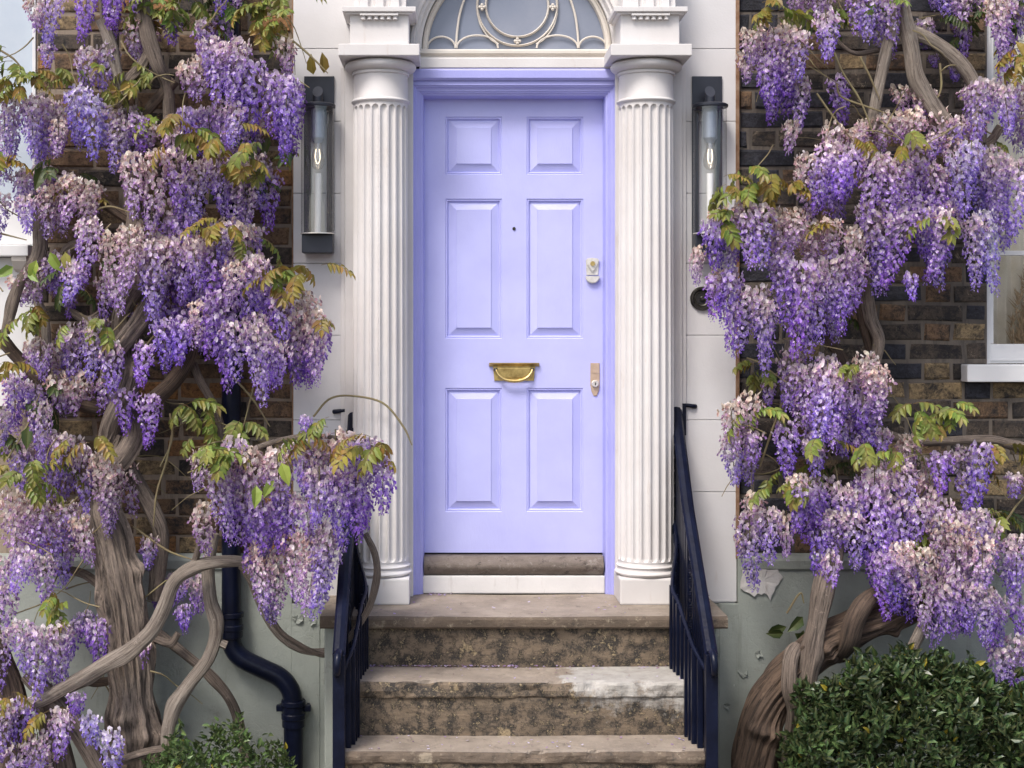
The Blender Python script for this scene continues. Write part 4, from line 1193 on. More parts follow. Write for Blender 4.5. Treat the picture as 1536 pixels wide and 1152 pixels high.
# ================================================================== left wisteria
LW = empty('wisteria', 'flowering wisteria climbing the left brick wall past the downpipe', 'climbing plant', 'wisterias either side of the door', P(205, 1240, -.3))
limb(LW, 'trunk', [(208, 1262, 80), (206, 1150, 74), (202, 1060, 68), (192, 970, 64), (182, 890, 64), (166, 815, 58), (150, 760, 50), (158, 700, 38, .05), (178, 650, 34, .05)], -.30, 'bark', n=150, seg=56, rough=.24, ridge=.34, seed=4, knots=7)
def helix(p0, p1, dep, rad_px, turns, ph, w0, w1, name='stem', mat='bark', wob=0):
    pts = []
    for i in range(int(turns * 8) + 1):
        f = i / int(turns * 8); a = ph + turns * 2 * math.pi * f
        pts.append((p0[0] + (p1[0] - p0[0]) * f + rad_px * math.cos(a) + wob * math.sin(f * 7), p0[1] + (p1[1] - p0[1]) * f, w0 + (w1 - w0) * f, math.sin(a) * rad_px / 300))
    return limb(LW, name, pts, dep, mat, seg=22, rough=.22, ridge=.28, n=90)
helix((160, 735), (205, 430), -.26, 15, 1.6, .4, 36, 26, wob=8)
helix((165, 735), (205, 430), -.26, 17, 1.6, 3.5, 30, 22, wob=8)
limb(LW, 'stem', [(203, 440, 34, .02), (205, 380, 30, .05), (198, 300, 26, .1), (190, 210, 22, .12), (185, 150, 18, .13), (168, 90, 18, .13), (160, 40, 16, .13), (150, -60, 16, .13)], -.24, 'bark', seg=16, ridge=.15)
limb(LW, 'branch', [(205, 615, 24), (238, 592, 24), (268, 562, 24), (286, 525, 22), (292, 480, 20), (290, 420, 16, .05), (300, 360, 14, .08)], -.2, 'bark_dark', seg=16, ridge=.12)
limb(LW, 'branch', [(335, 700, 11), (334, 655, 12), (322, 610, 12), (302, 575, 12), (290, 545, 12)], -.16, 'bark', seg=12)
limb(LW, 'branch', [(212, -60, 24), (214, 0, 24), (222, 50, 24), (236, 95, 22), (250, 130, 20, .05), (255, 200, 18, .06), (262, 280, 16, .1)], -.2, 'bark', seg=16, ridge=.12)
limb(LW, 'branch', [(228, 70, 18), (212, 100, 18), (192, 122, 18), (182, 150, 16)], -.17, 'bark', seg=14)
limb(LW, 'branch', [(150, 30, 14), (168, 70, 16), (176, 110, 15), (186, 145, 14)], -.22, 'bark_pale', seg=12)
limb(LW, 'branch', [(262, 120, 14), (235, 150, 16), (215, 175, 14), (195, 200, 12)], -.15, 'bark_dark', seg=12)
limb(LW, 'branch', [(200, 335, 14), (150, 300, 15), (120, 270, 14), (85, 255, 12)], -.16, 'bark_dark', seg=12)
limb(LW, 'branch', [(65, 270, 18), (60, 330, 20), (58, 380, 22), (30, 425, 16), (16, 470, 16), (8, 500, 14)], -.2, 'bark', seg=14)
limb(LW, 'branch', [(140, 355, 15), (105, 375, 16), (85, 400, 14)], -.16, 'bark', seg=12)
limb(LW, 'branch', [(58, 370, 14), (56, 440, 13), (68, 490, 14), (70, 560, 12)], -.17, 'bark_pale', seg=12)
limb(LW, 'branch', [(-5, 500, 22), (20, 530, 20), (60, 570, 20), (100, 600, 20), (140, 612, 18), (172, 615, 14)], -.18, 'bark_dark', seg=14)
limb(LW, 'branch', [(155, 470, 14), (130, 480, 13), (100, 462, 10)], -.16, 'bark', seg=12)
limb(LW, 'branch', [(184, 690, 22), (205, 725, 24), (228, 765, 24), (242, 800, 22), (240, 845, 22), (232, 900, 20)], -.22, 'bark', seg=18, ridge=.16)
limb(LW, 'branch', [(372, 842, 14), (330, 843, 19), (290, 850, 20), (262, 872, 20), (247, 910, 21), (228, 945, 22), (195, 975, 22), (150, 1002, 22), (105, 1028, 22), (60, 1052, 22), (15, 1070, 20)], -.55, 'bark_pale', seg=18, ridge=.07, knots=5)
limb(LW, 'branch', [(322, 800, 14), (312, 850, 18), (316, 900, 20), (326, 935, 20), (314, 985, 20), (285, 1025, 20), (262, 1062, 22), (252, 1105, 22), (258, 1160, 22), (262, 1220, 22)], -.42, 'bark_pale', seg=18, ridge=.07, knots=4)
limb(LW, 'branch', [(326, 962, 12), (340, 968, 14)], -.42, 'bark_pale', seg=12, n=6, knots=0)
limb(LW, 'branch', [(215, 930, 14), (245, 955, 15), (282, 985, 15), (318, 1015, 15), (345, 1050, 15), (360, 1090, 14), (368, 1150, 14)], -.22, 'bark', seg=14)
limb(LW, 'branch', [(60, 858, 12), (95, 855, 13), (128, 862, 13), (158, 885, 12)], -.2, 'bark', seg=12)
limb(LW, 'branch', [(366, 845, 9), (385, 895, 10), (408, 940, 11), (438, 968, 11), (470, 978, 11), (510, 974, 10)], -.36, 'bark_pale', seg=10)
limb(LW, 'branch', [(360, 850, 6), (396, 905, 7), (420, 945, 7), (448, 966, 7), (480, 982, 8), (512, 980, 8)], -.38, 'bark', seg=10)
limb(LW, 'branch', [(548, 800, 9), (562, 830, 10), (566, 865, 10), (556, 905, 10), (540, 935, 10), (520, 962, 10)], -.75, 'bark', seg=10)
limb(LW, 'branch', [(232, 958, 12), (255, 965, 12), (268, 950, 10)], -.3, 'bark', seg=10)
limb(LW, 'branch', [(130, 1022, 14), (160, 1022, 13), (185, 1012, 12)], -.3, 'bark_dark', seg=10)
limb(LW, 'trunk', [(5, 1262, 60), (12, 1150, 56), (18, 1090, 50), (8, 1020, 44), (-20, 960, 44)], -.5, 'bark_dark', n=60, seg=32, rough=.25, ridge=.3, seed=9)
limb(LW, 'trunk', [(100, 1262, 44), (92, 1150, 40), (80, 1090, 36), (60, 1040, 30)], -.44, 'bark', n=60, seg=28, rough=.25, ridge=.28, seed=14)
limb(LW, 'branch', [(40, 1010, 26), (70, 1040, 28), (102, 1075, 28), (130, 1118, 28), (155, 1165, 26)], -.5, 'bark', seg=18, ridge=.15)
limb(LW, 'branch', [(150, 1148, 14), (190, 1138, 15), (225, 1128, 14), (255, 1125, 12)], -.48, 'bark', seg=12)
twigs(LW, [[(470, 625), (495, 598), (530, 594), (575, 605), (605, 640), (618, 668)], [(260, 640), (250, 690), (235, 740), (230, 790)], [(390, 520), (380, 580), (365, 640)], [(345, 560), (380, 600), (405, 640)], [(0, 350), (40, 360)], [(150, 950), (200, 910), (250, 870)], [(200, 790), (250, 825), (290, 840)], [(255, 620), (258, 660), (240, 700)], [(10, 690), (40, 640), (60, 590)], [(120, 330), (160, 310), (200, 320)], [(200, 545), (230, 505), (260, 480)], [(90, 1080), (94, 1020), (88, 960)], [(415, 50), (440, 62), (470, 88), (492, 110)], [(120, 470), (160, 500), (195, 470)], [(0, 75), (20, 88), (35, 105)]], -.3)
D0 = -.28
LB = [
 (-10, 26, 930, 1040, 'lilac', D0 - .3), (-6, 30, 1050, 1150, 'violet', D0 - .32), (62, 96, 1060, 1150, 'lilac', D0 - .34),
 (36, 66, -20, 58, 'pink', D0), (73, 106, -30, 74, 'blue', D0), (50, 82, 62, 98, 'pink', D0), (122, 180, -50, 54, 'violet', D0), (184, 208, -30, 38, 'lilac', D0 + .1),
 (230, 266, 22, 62, 'violet', D0 + .08), (286, 324, 26, 68, 'violet', D0), (342, 376, -50, 34, 'pink', D0),
 (256, 314, 82, 162, 'pink', D0 - .05), (310, 380, 45, 148, 'lilac', D0 - .08), (356, 380, 128, 166, 'lilac', D0 - .04), (366, 440, 95, 226, 'violet', D0 - .1), (410, 446, 58, 140, 'pink', D0 - .06), (374, 402, 160, 242, 'pink', D0 - .05),
 (-10, 62, 138, 268, 'lilac', D0), (60, 106, 150, 236, 'lilac', D0 + .06), (82, 114, 182, 256, 'pink', D0 - .04), (104, 148, 135, 248, 'blue', D0 - .05), (148, 192, 165, 264, 'lilac', D0 - .03), (180, 220, 170, 238, 'violet', D0),
 (66, 144, 262, 352, 'pink', D0 - .03), (-10, 54, 280, 360, 'lilac', D0), (20, 70, 250, 312, 'lilac', D0),
 (180, 276, 215, 340, 'mix', D0 - .08), (268, 316, 240, 336, 'lilac', D0 - .07), (315, 386, 230, 346, 'mix', D0 - .06), (378, 414, 256, 342, 'violet', D0 + .12), (212, 268, 178, 236, 'pink', D0), (330, 386, 176, 240, 'pink', D0 - .02),
 (104, 138, 395, 466, 'lilac', D0 - .1), (118, 185, 335, 470, 'mix', D0 - .12), (180, 250, 335, 478, 'mix', D0 - .14), (238, 284, 335, 450, 'mix', D0 - .13), (280, 334, 355, 540, 'mix', D0 - .13), (330, 384, 375, 470, 'lilac', D0 - .1),
 (322, 360, 440, 590, 'violet', D0 - .18), (345, 395, 390, 560, 'lilac', D0 - .2), (362, 398, 470, 596, 'violet', D0 - .22), (392, 434, 420, 592, 'violet', D0 - .2), (418, 486, 440, 566, 'mix', D0 - .2), (440, 484, 490, 572, 'violet', D0 - .16),
 (226, 282, 462, 552, 'violet', D0 - .1), (195, 231, 508, 574, 'violet', D0 - .14),
 (26, 82, 508, 572, 'pink', D0), (72, 122, 560, 642, 'pink', D0 - .02), (132, 178, 500, 624, 'lilac', D0 - .1), (84, 116, 466, 566, 'violet', D0 + .1), (26, 56, 570, 602, 'lilac', D0), (86, 110, 440, 490, 'violet', D0 + .1),
 (178, 238, 578, 660, 'violet', D0 - .12), (52, 83, 605, 706, 'lilac', D0 - .06), (-10, 30, 600, 690, 'lilac', D0), (110, 142, 660, 766, 'lilac', D0 - .08), (134, 186, 675, 792, 'mix', D0 - .16),
 (38, 92, 760, 866, 'lilac', D0 - .1), (92, 134, 755, 838, 'pink', D0 - .1), (-10, 60, 735, 860, 'mix', D0 - .1), (-10, 76, 825, 920, 'lilac', D0 - .15), (-10, 26, 880, 1014, 'blue', D0 - .2),
 (26, 76, 935, 1058, 'mix', D0 - .3), (68, 106, 940, 1046, 'pink', D0 - .3), (102, 156, 922, 1006, 'violet', D0 - .12), (10, 48, 1030, 1124, 'violet', D0 - .34), (22, 64, 1105, 1200, 'pink', D0 - .36), (90, 124, 1030, 1082, 'violet', D0 - .36), (108, 145, 1062, 1130, 'blue', D0 - .38), (135, 174, 1090, 1165, 'blue', D0 - .38),
 (206, 244, 796, 840, 'lilac', D0 - .05), (221, 252, 872, 916, 'violet', D0 + .05), (250, 306, 862, 914, 'lilac', D0 + .02), (254, 283, 905, 964, 'violet', D0 + .02), (203, 229, 950, 996, 'lilac', D0 - .1),
 (110, 180, 70, 150, 'lilac', D0 + .06), (60, 112, 255, 335, 'mix', D0 + .04), (230, 300, 300, 400, 'mix', D0 - .02), (88, 150, 480, 570, 'lilac', D0 + .08), (300, 345, 30, 120, 'violet', D0 + .04), (10, 60, 400, 470, 'pink', D0 + .1), (60, 110, 380, 440, 'lilac', D0 + .12), (150, 200, 560, 620, 'lilac', D0 + .06), (250, 300, 420, 500, 'violet', D0 + .02), (180, 230, 20, 90, 'pink', D0 + .12), (345, 400, 330, 400, 'pink', D0), (300, 348, 60, 160, 'lilac', D0 - .06), (322, 376, 150, 240, 'mix', D0 - .05), (318, 350, -60, 40, 'violet', D0 + .02), (270, 320, 160, 230, 'violet', D0 + .05), (150, 200, 400, 470, 'lilac', D0 + .06), (0, 60, 560, 640, 'mix', D0 + .05), (10, 60, 660, 740, 'lilac', D0 + .02), (60, 112, 650, 740, 'lilac', D0 - .02), (300, 345, 330, 400, 'mix', D0 - .1),
]
racemes(LW, LB, 21)
SB = [   # spray hanging over the handrail
 (284, 314, 662, 742, 'pink', -.8), (286, 322, 735, 826, 'pink', -.8), (312, 372, 690, 812, 'lilac', -.85), (355, 432, 735, 848, 'violet', -.86), (378, 438, 812, 920, 'pink', -.84), (436, 482, 785, 910, 'pink', -.9), (466, 514, 790, 932, 'mix', -.92), (470, 530, 685, 800, 'lilac', -.98), (520, 588, 690, 818, 'violet', -1.0), (405, 470, 668, 780, 'lilac', -.93), (442, 462, 622, 664, 'violet', -.9), (462, 560, 650, 735, 'mix', -.98), (330, 420, 660, 740, 'pink', -.88), (425, 470, 745, 830, 'lilac', -.9), (500, 555, 735, 822, 'violet', -1.02), (372, 408, 795, 850, 'lilac', -.83),
]
racemes(LW, SB, 33)
limb(LW, 'branch', [(290, 850, 12, .3), (320, 760, 10, .1), (360, 690, 9), (420, 660, 8, -.05), (490, 655, 7, -.1), (560, 670, 5, -.12)], -.82, 'bark', seg=10)
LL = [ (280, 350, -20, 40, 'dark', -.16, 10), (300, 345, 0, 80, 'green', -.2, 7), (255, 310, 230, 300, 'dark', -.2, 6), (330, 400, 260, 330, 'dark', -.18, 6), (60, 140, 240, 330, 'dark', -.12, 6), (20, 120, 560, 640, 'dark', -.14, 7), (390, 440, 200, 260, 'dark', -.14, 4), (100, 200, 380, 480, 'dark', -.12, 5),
 (195, 300, -10, 40, 'olive', -.2, 12), (225, 275, 0, 50, 'green', -.16, 4), (372, 440, -20, 60, 'olive', -.25, 16), (380, 440, 30, 95, 'bronze', -.3, 7), (0, 150, 95, 140, 'olive', -.3, 16), (0, 60, 95, 150, 'bronze', -.3, 5), (150, 210, 100, 190, 'olive', -.2, 7), (200, 235, 95, 130, 'dark', -.15, 4),
 (245, 300, 175, 240, 'bronze', -.4, 8), (320, 375, 185, 300, 'bronze', -.42, 12), (300, 350, 320, 360, 'bronze', -.44, 6), (0, 35, 220, 290, 'bronze', -.28, 5), (60, 95, 240, 280, 'dark', -.28, 3), (380, 400, 200, 240, 'dark', -.3, 2), (375, 402, 245, 275, 'olive', -.3, 2),
 (395, 450, 395, 450, 'bronze', -.48, 10), (450, 485, 395, 420, 'bronze', -.5, 4), (466, 490, 470, 500, 'bronze', -.5, 2), (100, 160, 480, 505, 'olive', -.34, 6), (265, 335, 600, 655, 'olive', -.3, 8), (0, 85, 690, 740, 'olive', -.36, 12), (0, 30, 540, 590, 'bronze', -.36, 4), (25, 95, 455, 490, 'olive', -.25, 7),
 (285, 335, 645, 710, 'olive', -.86, 5), (310, 385, 655, 715, 'olive', -.9, 4), (455, 505, 625, 690, 'bronze', -1.0, 5), (520, 575, 635, 690, 'bronze', -1.04, 6), (562, 582, 680, 705, 'bronze', -1.04, 2), (400, 450, 655, 700, 'olive', -.98, 2), (60, 105, 885, 940, 'olive', -.45, 6), (90, 160, 650, 680, 'bronze', -.4, 4), (350, 385, 630, 660, 'olive', -.6, 3), (0, 20, 1030, 1060, 'bronze', -.62, 2), (60, 110, 1060, 1090, 'bronze', -.6, 3), (0, 30, 640, 700, 'dark', -.2, 3), (350, 392, 335, 375, 'olive', -.34, 4), (0, 20, 60, 110, 'olive', -.3, 3), (210, 250, 160, 200, 'olive', -.2, 5),
]
leaves(LW, LL, 5)
big_leaves(LW, [(384, 728, 'lime', -.98, .15, .9), (422, 694, 'lime', -1.0, -.3, .95), (412, 720, 'green', -.94, .5, .8), (75, 378, 'lime', -.36, -.5, 1.0), (55, 390, 'lime', -.36, .3, .9), (98, 378, 'olive', -.36, -.2, .9), (20, 400, 'green', -.36, 1.0, .9), (45, 405, 'green', -.34, -.8, .8), (470, 112, 'bronze', -.1, 3.14, .9), (486, 110, 'bronze', -.1, 3.0, .9), (404, 205, 'dark', -.24, .2, 1), (62, 250, 'dark', -.3, .3, 1.1), (42, 640, 'dark', -.3, 0, 1), (345, 690, 'green', -.93, .6, .7), (240, 500, 'dark', -.2, .2, .7)], 8)

# ================================================================== right wisteria
RW_ = empty('wisteria', 'flowering wisteria with a thick twisted trunk on the right brick wall', 'climbing plant', 'wisterias either side of the door', P(1135, 1240, -.35))
limb(RW_, 'trunk', [(1126, 1270, 62), (1130, 1160, 63), (1142, 1085, 64), (1174, 1025, 62), (1222, 978, 58), (1275, 945, 56), (1330, 922, 50), (1385, 895, 42), (1430, 860, 34)], -.36, 'bark_dark', n=190, seg=64, rough=.24, ridge=.20, seed=3, knots=8, twist=.9)
limb(RW_, 'stem', [(1318, 890, 26), (1296, 905, 28, -.10), (1280, 935, 28, -.12), (1272, 965, 26, -.10), (1258, 985, 22, .02)], -.36, 'bark_dark', seg=18, ridge=.2)
limb(RW_, 'stem', [(1196, 970, 18, -.04), (1186, 990, 22, -.10), (1184, 1030, 24, -.12), (1192, 1068, 24, -.10), (1186, 1110, 26, -.04), (1180, 1170, 26), (1180, 1240, 26)], -.36, 'bark', seg=18, ridge=.2)
limb(RW_, 'stem', [(1262, 770, 18, .08), (1250, 830, 24, .05), (1236, 880, 30), (1226, 930, 30), (1216, 980, 32), (1208, 1030, 32), (1200, 1080, 30)], -.44, 'bark', seg=22, ridge=.16, n=60)
limb(RW_, 'stem', [(1398, 905, 14), (1380, 950, 17), (1362, 990, 18), (1350, 1040, 18)], -.5, 'bark_pale', seg=14)
limb(RW_, 'branch', [(1362, -60, 20), (1350, 0, 20), (1335, 55, 19), (1322, 110, 18), (1312, 160, 17), (1304, 200, 15)], -.24, 'bark_pale', seg=14, ridge=.06)
limb(RW_, 'branch', [(1350, -30, 16), (1358, 30, 20), (1368, 75, 24), (1376, 120, 24), (1396, 155, 24), (1416, 185, 22), (1430, 220, 20)], -.26, 'bark_pale', seg=16, ridge=.1, knots=4)
limb(RW_, 'branch', [(1362, 45, 16), (1400, 62, 19), (1435, 88, 20), (1458, 118, 20), (1468, 150, 20), (1466, 185, 19), (1470, 215, 18)], -.22, 'bark_pale', seg=16, ridge=.07)
limb(RW_, 'branch', [(1250, 52, 5), (1265, 70, 6), (1285, 80, 7), (1320, 74, 8), (1360, 70, 9)], -.2, 'bark', seg=10)
limb(RW_, 'branch', [(1500, 190, 12), (1480, 215, 13), (1440, 215, 12), (1400, 218, 10)], -.2, 'bark', seg=12)
limb(RW_, 'branch', [(1296, 400, 16), (1300, 440, 18), (1306, 478, 19), (1318, 510, 18), (1312, 545, 16)], -.2, 'bark', seg=14, ridge=.08)
limb(RW_, 'branch', [(1284, 400, 20), (1290, 450, 21), (1298, 490, 20), (1308, 530, 16)], -.15, 'bark_dark', seg=14, ridge=.1)
limb(RW_, 'branch', [(1222, 450, 16), (1236, 490, 17), (1248, 515, 17), (1262, 535, 15), (1275, 570, 14)], -.16, 'bark_dark', seg=14, ridge=.1)
limb(RW_, 'branch', [(1188, 470, 12), (1182, 520, 12), (1178, 580, 12), (1172, 640, 10)], -.2, 'bark_pale', seg=12)
limb(RW_, 'branch', [(1290, 600, 16), (1302, 640, 18), (1318, 680, 18), (1325, 720, 14)], -.18, 'bark', seg=14, ridge=.1)
limb(RW_, 'branch', [(1312, 640, 12), (1340, 655, 14), (1375, 662, 13), (1410, 662, 13), (1450, 660, 14), (1490, 660, 15), (1520, 668, 15), (1550, 676, 14)], -.2, 'bark', seg=14, ridge=.05)
limb(RW_, 'branch', [(1510, 860, 12), (1530, 845, 14), (1560, 835, 14)], -.2, 'bark_dark', seg=12)
twigs(RW_, [[(1250, 75), (1265, 110), (1290, 150), (1310, 200)], [(1225, 140), (1250, 175), (1280, 212)], [(1290, 85), (1305, 115), (1320, 150)], [(1410, 95), (1412, 130), (1405, 150)], [(1255, 125), (1262, 145), (1300, 160), (1330, 170)], [(1190, 545), (1160, 565), (1130, 600)], [(1300, 560), (1270, 620), (1240, 690), (1232, 720)], [(1490, 850), (1500, 800), (1520, 765), (1536, 745)], [(1490, 880), (1510, 920), (1540, 950)], [(1500, 10), (1525, 20), (1545, 35)], [(1440, 150), (1450, 140), (1470, 140)], [(1060, 372), (1058, 360), (1066, 345)], [(1180, 920), (1200, 890), (1206, 905)], [(1140, 700), (1160, 640), (1175, 600)]], -.28)
RB = [ (1496, 1530, 1000, 1046, 'violet', D0 - .2), (1500, 1540, 800, 900, 'lilac', D0 - .16), (1240, 1300, 180, 240, 'pink', D0 + .04), (1440, 1480, 120, 200, 'lilac', D0 + .1), (1180, 1230, 700, 770, 'pink', D0 - .1), (1340, 1375, 840, 950, 'violet', D0 - .26), (1410, 1440, 850, 975, 'lilac', D0 - .3), (1465, 1495, 880, 990, 'violet', D0 - .28), (1330, 1400, 130, 190, 'pink', D0 + .06), (1110, 1150, 660, 740, 'lilac', D0 - .05), (1190, 1225, 420, 530, 'lilac', D0 - .2),
 (1112, 1178, 38, 92, 'pink', D0), (1150, 1186, 40, 110, 'lilac', D0), (1142, 1184, 88, 172, 'violet', D0 - .03), (1173, 1216, 32, 116, 'mix', D0 - .05), (1214, 1254, 8, 100, 'lilac', D0 - .1), (1196, 1226, 102, 224, 'lilac', D0 - .02), (1172, 1200, 170, 224, 'pink', D0), (1102, 1132, 78, 142, 'pink', D0 + .1),
 (1264, 1300, -40, 66, 'mix', D0), (1296, 1342, -30, 72, 'lilac', D0), (1244, 1278, 106, 176, 'violet', D0 + .1), (1190, 1240, -50, 30, 'pink', D0),
 (1370, 1406, 24, 90, 'lilac', D0 + .12), (1432, 1458, 32, 98, 'violet', D0 + .12), (1384, 1408, 80, 110, 'violet', D0 + .14), (1410, 1442, 92, 126, 'violet', D0 + .14), (1476, 1520, -20, 118, 'mix', D0 - .05), (1466, 1515, 116, 210, 'lilac', D0 - .08), (1506, 1546, -40, 60, 'lilac', D0), (1416, 1466, -50, 32, 'pink', D0), (1378, 1420, -60, 20, 'lilac', D0 + .1),
 (1315, 1414, 160, 226, 'pink', D0), (1280, 1318, 170, 226, 'pink', D0), (1422, 1470, 170, 225, 'pink', D0),
 (1204, 1270, 212, 330, 'mix', D0 - .1), (1228, 1276, 230, 332, 'violet', D0 - .14), (1270, 1328, 212, 324, 'violet', D0 - .12),
 (1318, 1392, 215, 350, 'mix', D0 - .1), (1390, 1434, 235, 326, 'lilac', D0 - .06), (1424, 1472, 212, 314, 'blue', D0 - .12), (1468, 1514, 212, 352, 'lilac', D0 - .12), (1512, 1550, 120, 350, 'lilac', D0 - .05), (1380, 1440, 205, 260, 'pink', D0 - .05),
 (1062, 1106, 318, 480, 'mix', D0 - .15), (1030, 1054, 366, 424, 'pink', D0 - .05), (1088, 1116, 440, 538, 'violet', D0 - .14), (1100, 1162, 310, 440, 'mix', D0 - .18), (1102, 1162, 405, 548, 'lilac', D0 - .2), (1156, 1214, 315, 400, 'mix', D0 - .18), (1158, 1214, 380, 524, 'violet', D0 - .2), (1140, 1172, 430, 558, 'lilac', D0 - .18), (1200, 1290, 330, 430, 'pink', D0 - .16), (1212, 1288, 388, 500, 'lilac', D0 - .18), (1242, 1272, 420, 504, 'violet', D0 - .14), (1066, 1120, 300, 360, 'pink', D0 - .12),
 (1294, 1342, 300, 428, 'lilac', D0 - .16), (1338, 1392, 305, 442, 'violet', D0 - .16), (1385, 1434, 310, 436, 'mix', D0 - .14), (1430, 1470, 300, 430, 'lilac', D0 - .14), (1466, 1498, 325, 450, 'blue', D0 - .16), (1344, 1372, 400, 444, 'violet', D0 - .12), (1500, 1530, 330, 380, 'lilac', D0),
 (1180, 1222, 530, 625, 'mix', D0 - .12), (1172, 1200, 560, 640, 'lilac', D0 - .06), (1222, 1274, 535, 662, 'lilac', D0 - .14), (1274, 1338, 530, 650, 'mix', D0 - .15), (1160, 1196, 620, 706, 'violet', D0 - .12), (1202, 1258, 600, 694, 'lilac', D0 - .15), (1252, 1308, 595, 664, 'violet', D0 - .14), (1196, 1240, 650, 700, 'lilac', D0 - .1), (1300, 1334, 560, 640, 'lilac', D0 - .17), (1282, 1304, 650, 694, 'violet', D0 - .1), (1140, 1168, 566, 612, 'lilac', D0),
 (1078, 1140, 585, 668, 'pink', D0 - .12), (1074, 1112, 645, 732, 'pink', D0 - .12), (1100, 1136, 640, 700, 'lilac', D0 - .1),
 (1398, 1480, 665, 764, 'mix', D0 - .16), (1344, 1412, 690, 780, 'pink', D0 - .14), (1290, 1350, 690, 832, 'lilac', D0 - .16), (1190, 1294, 720, 790, 'mix', D0 - .16), (1192, 1245, 750, 846, 'violet', D0 - .16), (1240, 1296, 750, 844, 'lilac', D0 - .18), (1230, 1262, 815, 886, 'lilac', D0 - .17), (1346, 1426, 735, 812, 'lilac', D0 - .16), (1300, 1348, 785, 838, 'violet', D0 - .18),
 (1305, 1348, 812, 928, 'violet', D0 - .24), (1345, 1402, 815, 940, 'pink', D0 - .28), (1400, 1450, 780, 960, 'lilac', D0 - .28), (1430, 1492, 785, 980, 'lilac', D0 - .3), (1396, 1420, 850, 940, 'violet', D0 - .2), (1425, 1475, 755, 830, 'lilac', D0 - .24),
 (1118, 1170, 755, 878, 'lilac', D0 - .14), (1098, 1120, 800, 838, 'pink', D0), (1166, 1194, 760, 834, 'pink', D0 - .1), (1488, 1524, 795, 900, 'lilac', D0 - .12), (1505, 1546, 880, 965, 'violet', D0 - .14), (1492, 1538, 958, 1040, 'lilac', D0 - .2), (1510, 1548, 710, 760, 'lilac', D0), (1120, 1160, 740, 790, 'pink', D0 - .1), (1312, 1380, 645, 700, 'pink', D0 - .1),
]
racemes(RW_, RB, 44)
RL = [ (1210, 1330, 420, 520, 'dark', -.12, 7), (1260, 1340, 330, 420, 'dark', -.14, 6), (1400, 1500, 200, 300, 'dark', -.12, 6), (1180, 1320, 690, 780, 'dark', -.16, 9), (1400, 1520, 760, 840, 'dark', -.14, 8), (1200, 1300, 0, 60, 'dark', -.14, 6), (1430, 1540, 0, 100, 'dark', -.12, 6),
 (1140, 1180, 0, 50, 'olive', -.3, 7), (1085, 1150, 250, 320, 'olive', -.44, 14), (1140, 1205, 255, 310, 'bronze', -.42, 9), (1520, 1545, 60, 125, 'bronze', -.4, 6), (1365, 1435, 605, 655, 'olive', -.4, 12), (1225, 1305, 650, 685, 'olive', -.46, 6), (1172, 1225, 690, 735, 'olive', -.25, 8), (1100, 1150, 540, 580, 'olive', -.25, 6), (1450, 1540, 665, 715, 'bronze', -.22, 9), (1455, 1535, 750, 800, 'olive', -.25, 8), (1150, 1205, 715, 750, 'olive', -.4, 6), (1220, 1260, 335, 350, 'bronze', -.48, 3), (1400, 1450, 325, 345, 'olive', -.46, 3), (1330, 1400, 195, 240, 'olive', -.36, 4), (1110, 1160, 585, 640, 'olive', -.4, 4), (1200, 1260, 0, 30, 'green', -.2, 3), (1265, 1340, -5, 20, 'green', -.24, 4), (1400, 1470, 10, 60, 'dark', -.14, 6), (1480, 1540, 0, 40, 'dark', -.18, 5), (1240, 1300, 205, 235, 'bronze', -.4, 3), (1330, 1360, 660, 700, 'olive', -.42, 4), (1380, 1440, 790, 815, 'olive', -.4, 5), (1075, 1100, 310, 350, 'olive', -.42, 3), (1270, 1310, 540, 560, 'olive', -.4, 3),
]
leaves(RW_, RL, 6)
big_leaves(RW_, [(1530, 80, 'lime', -.42, .2, .9), (1524, 62, 'bronze', -.42, -.3, .9), (1204, 925, 'dark', -.2, .9, 1.0), (1180, 940, 'dark', -.2, 1.2, .9), (1192, 950, 'dark', -.2, -1.0, .9), (1175, 950, 'dark', -.2, 1.6, .8), (1205, 945, 'dark', -.2, .2, .8), (1255, 925, 'dark', -.2, -.8, .8)], 9)
print('racemes', counts)

def tendrils(plant, areas, n, seed):
    rr = random.Random(seed)
    for _ in range(n):
        x0, x1, y0, y1 = rr.choice(areas); x, y = rr.uniform(x0, x1), rr.uniform(y0, y1)
        a = rr.uniform(-1.2, 1.2) + (math.pi if rr.random() < .5 else 0); L_ = rr.uniform(35, 110); pts = []
        for k in range(5):
            pts.append((x, y, 2.6 - .38 * k, rr.uniform(-.03, .03))); x += math.cos(a) * L_ / 4; y += math.sin(a) * L_ / 4 + 3 * k; a += rr.uniform(-.5, .5)
        limb(plant, 'tendril', pts, rr.uniform(-.42, -.08), 'twig', n=10, seg=5, rough=.05, knots=0)
tendrils(LW, [(0, 420, 0, 140), (0, 200, 330, 620), (20, 420, 560, 760), (0, 250, 740, 1050)], 60, 12)
tendrils(RW_, [(1120, 1530, 0, 220), (1110, 1330, 500, 760), (1330, 1530, 640, 860), (1200, 1480, 180, 330)], 60, 13)
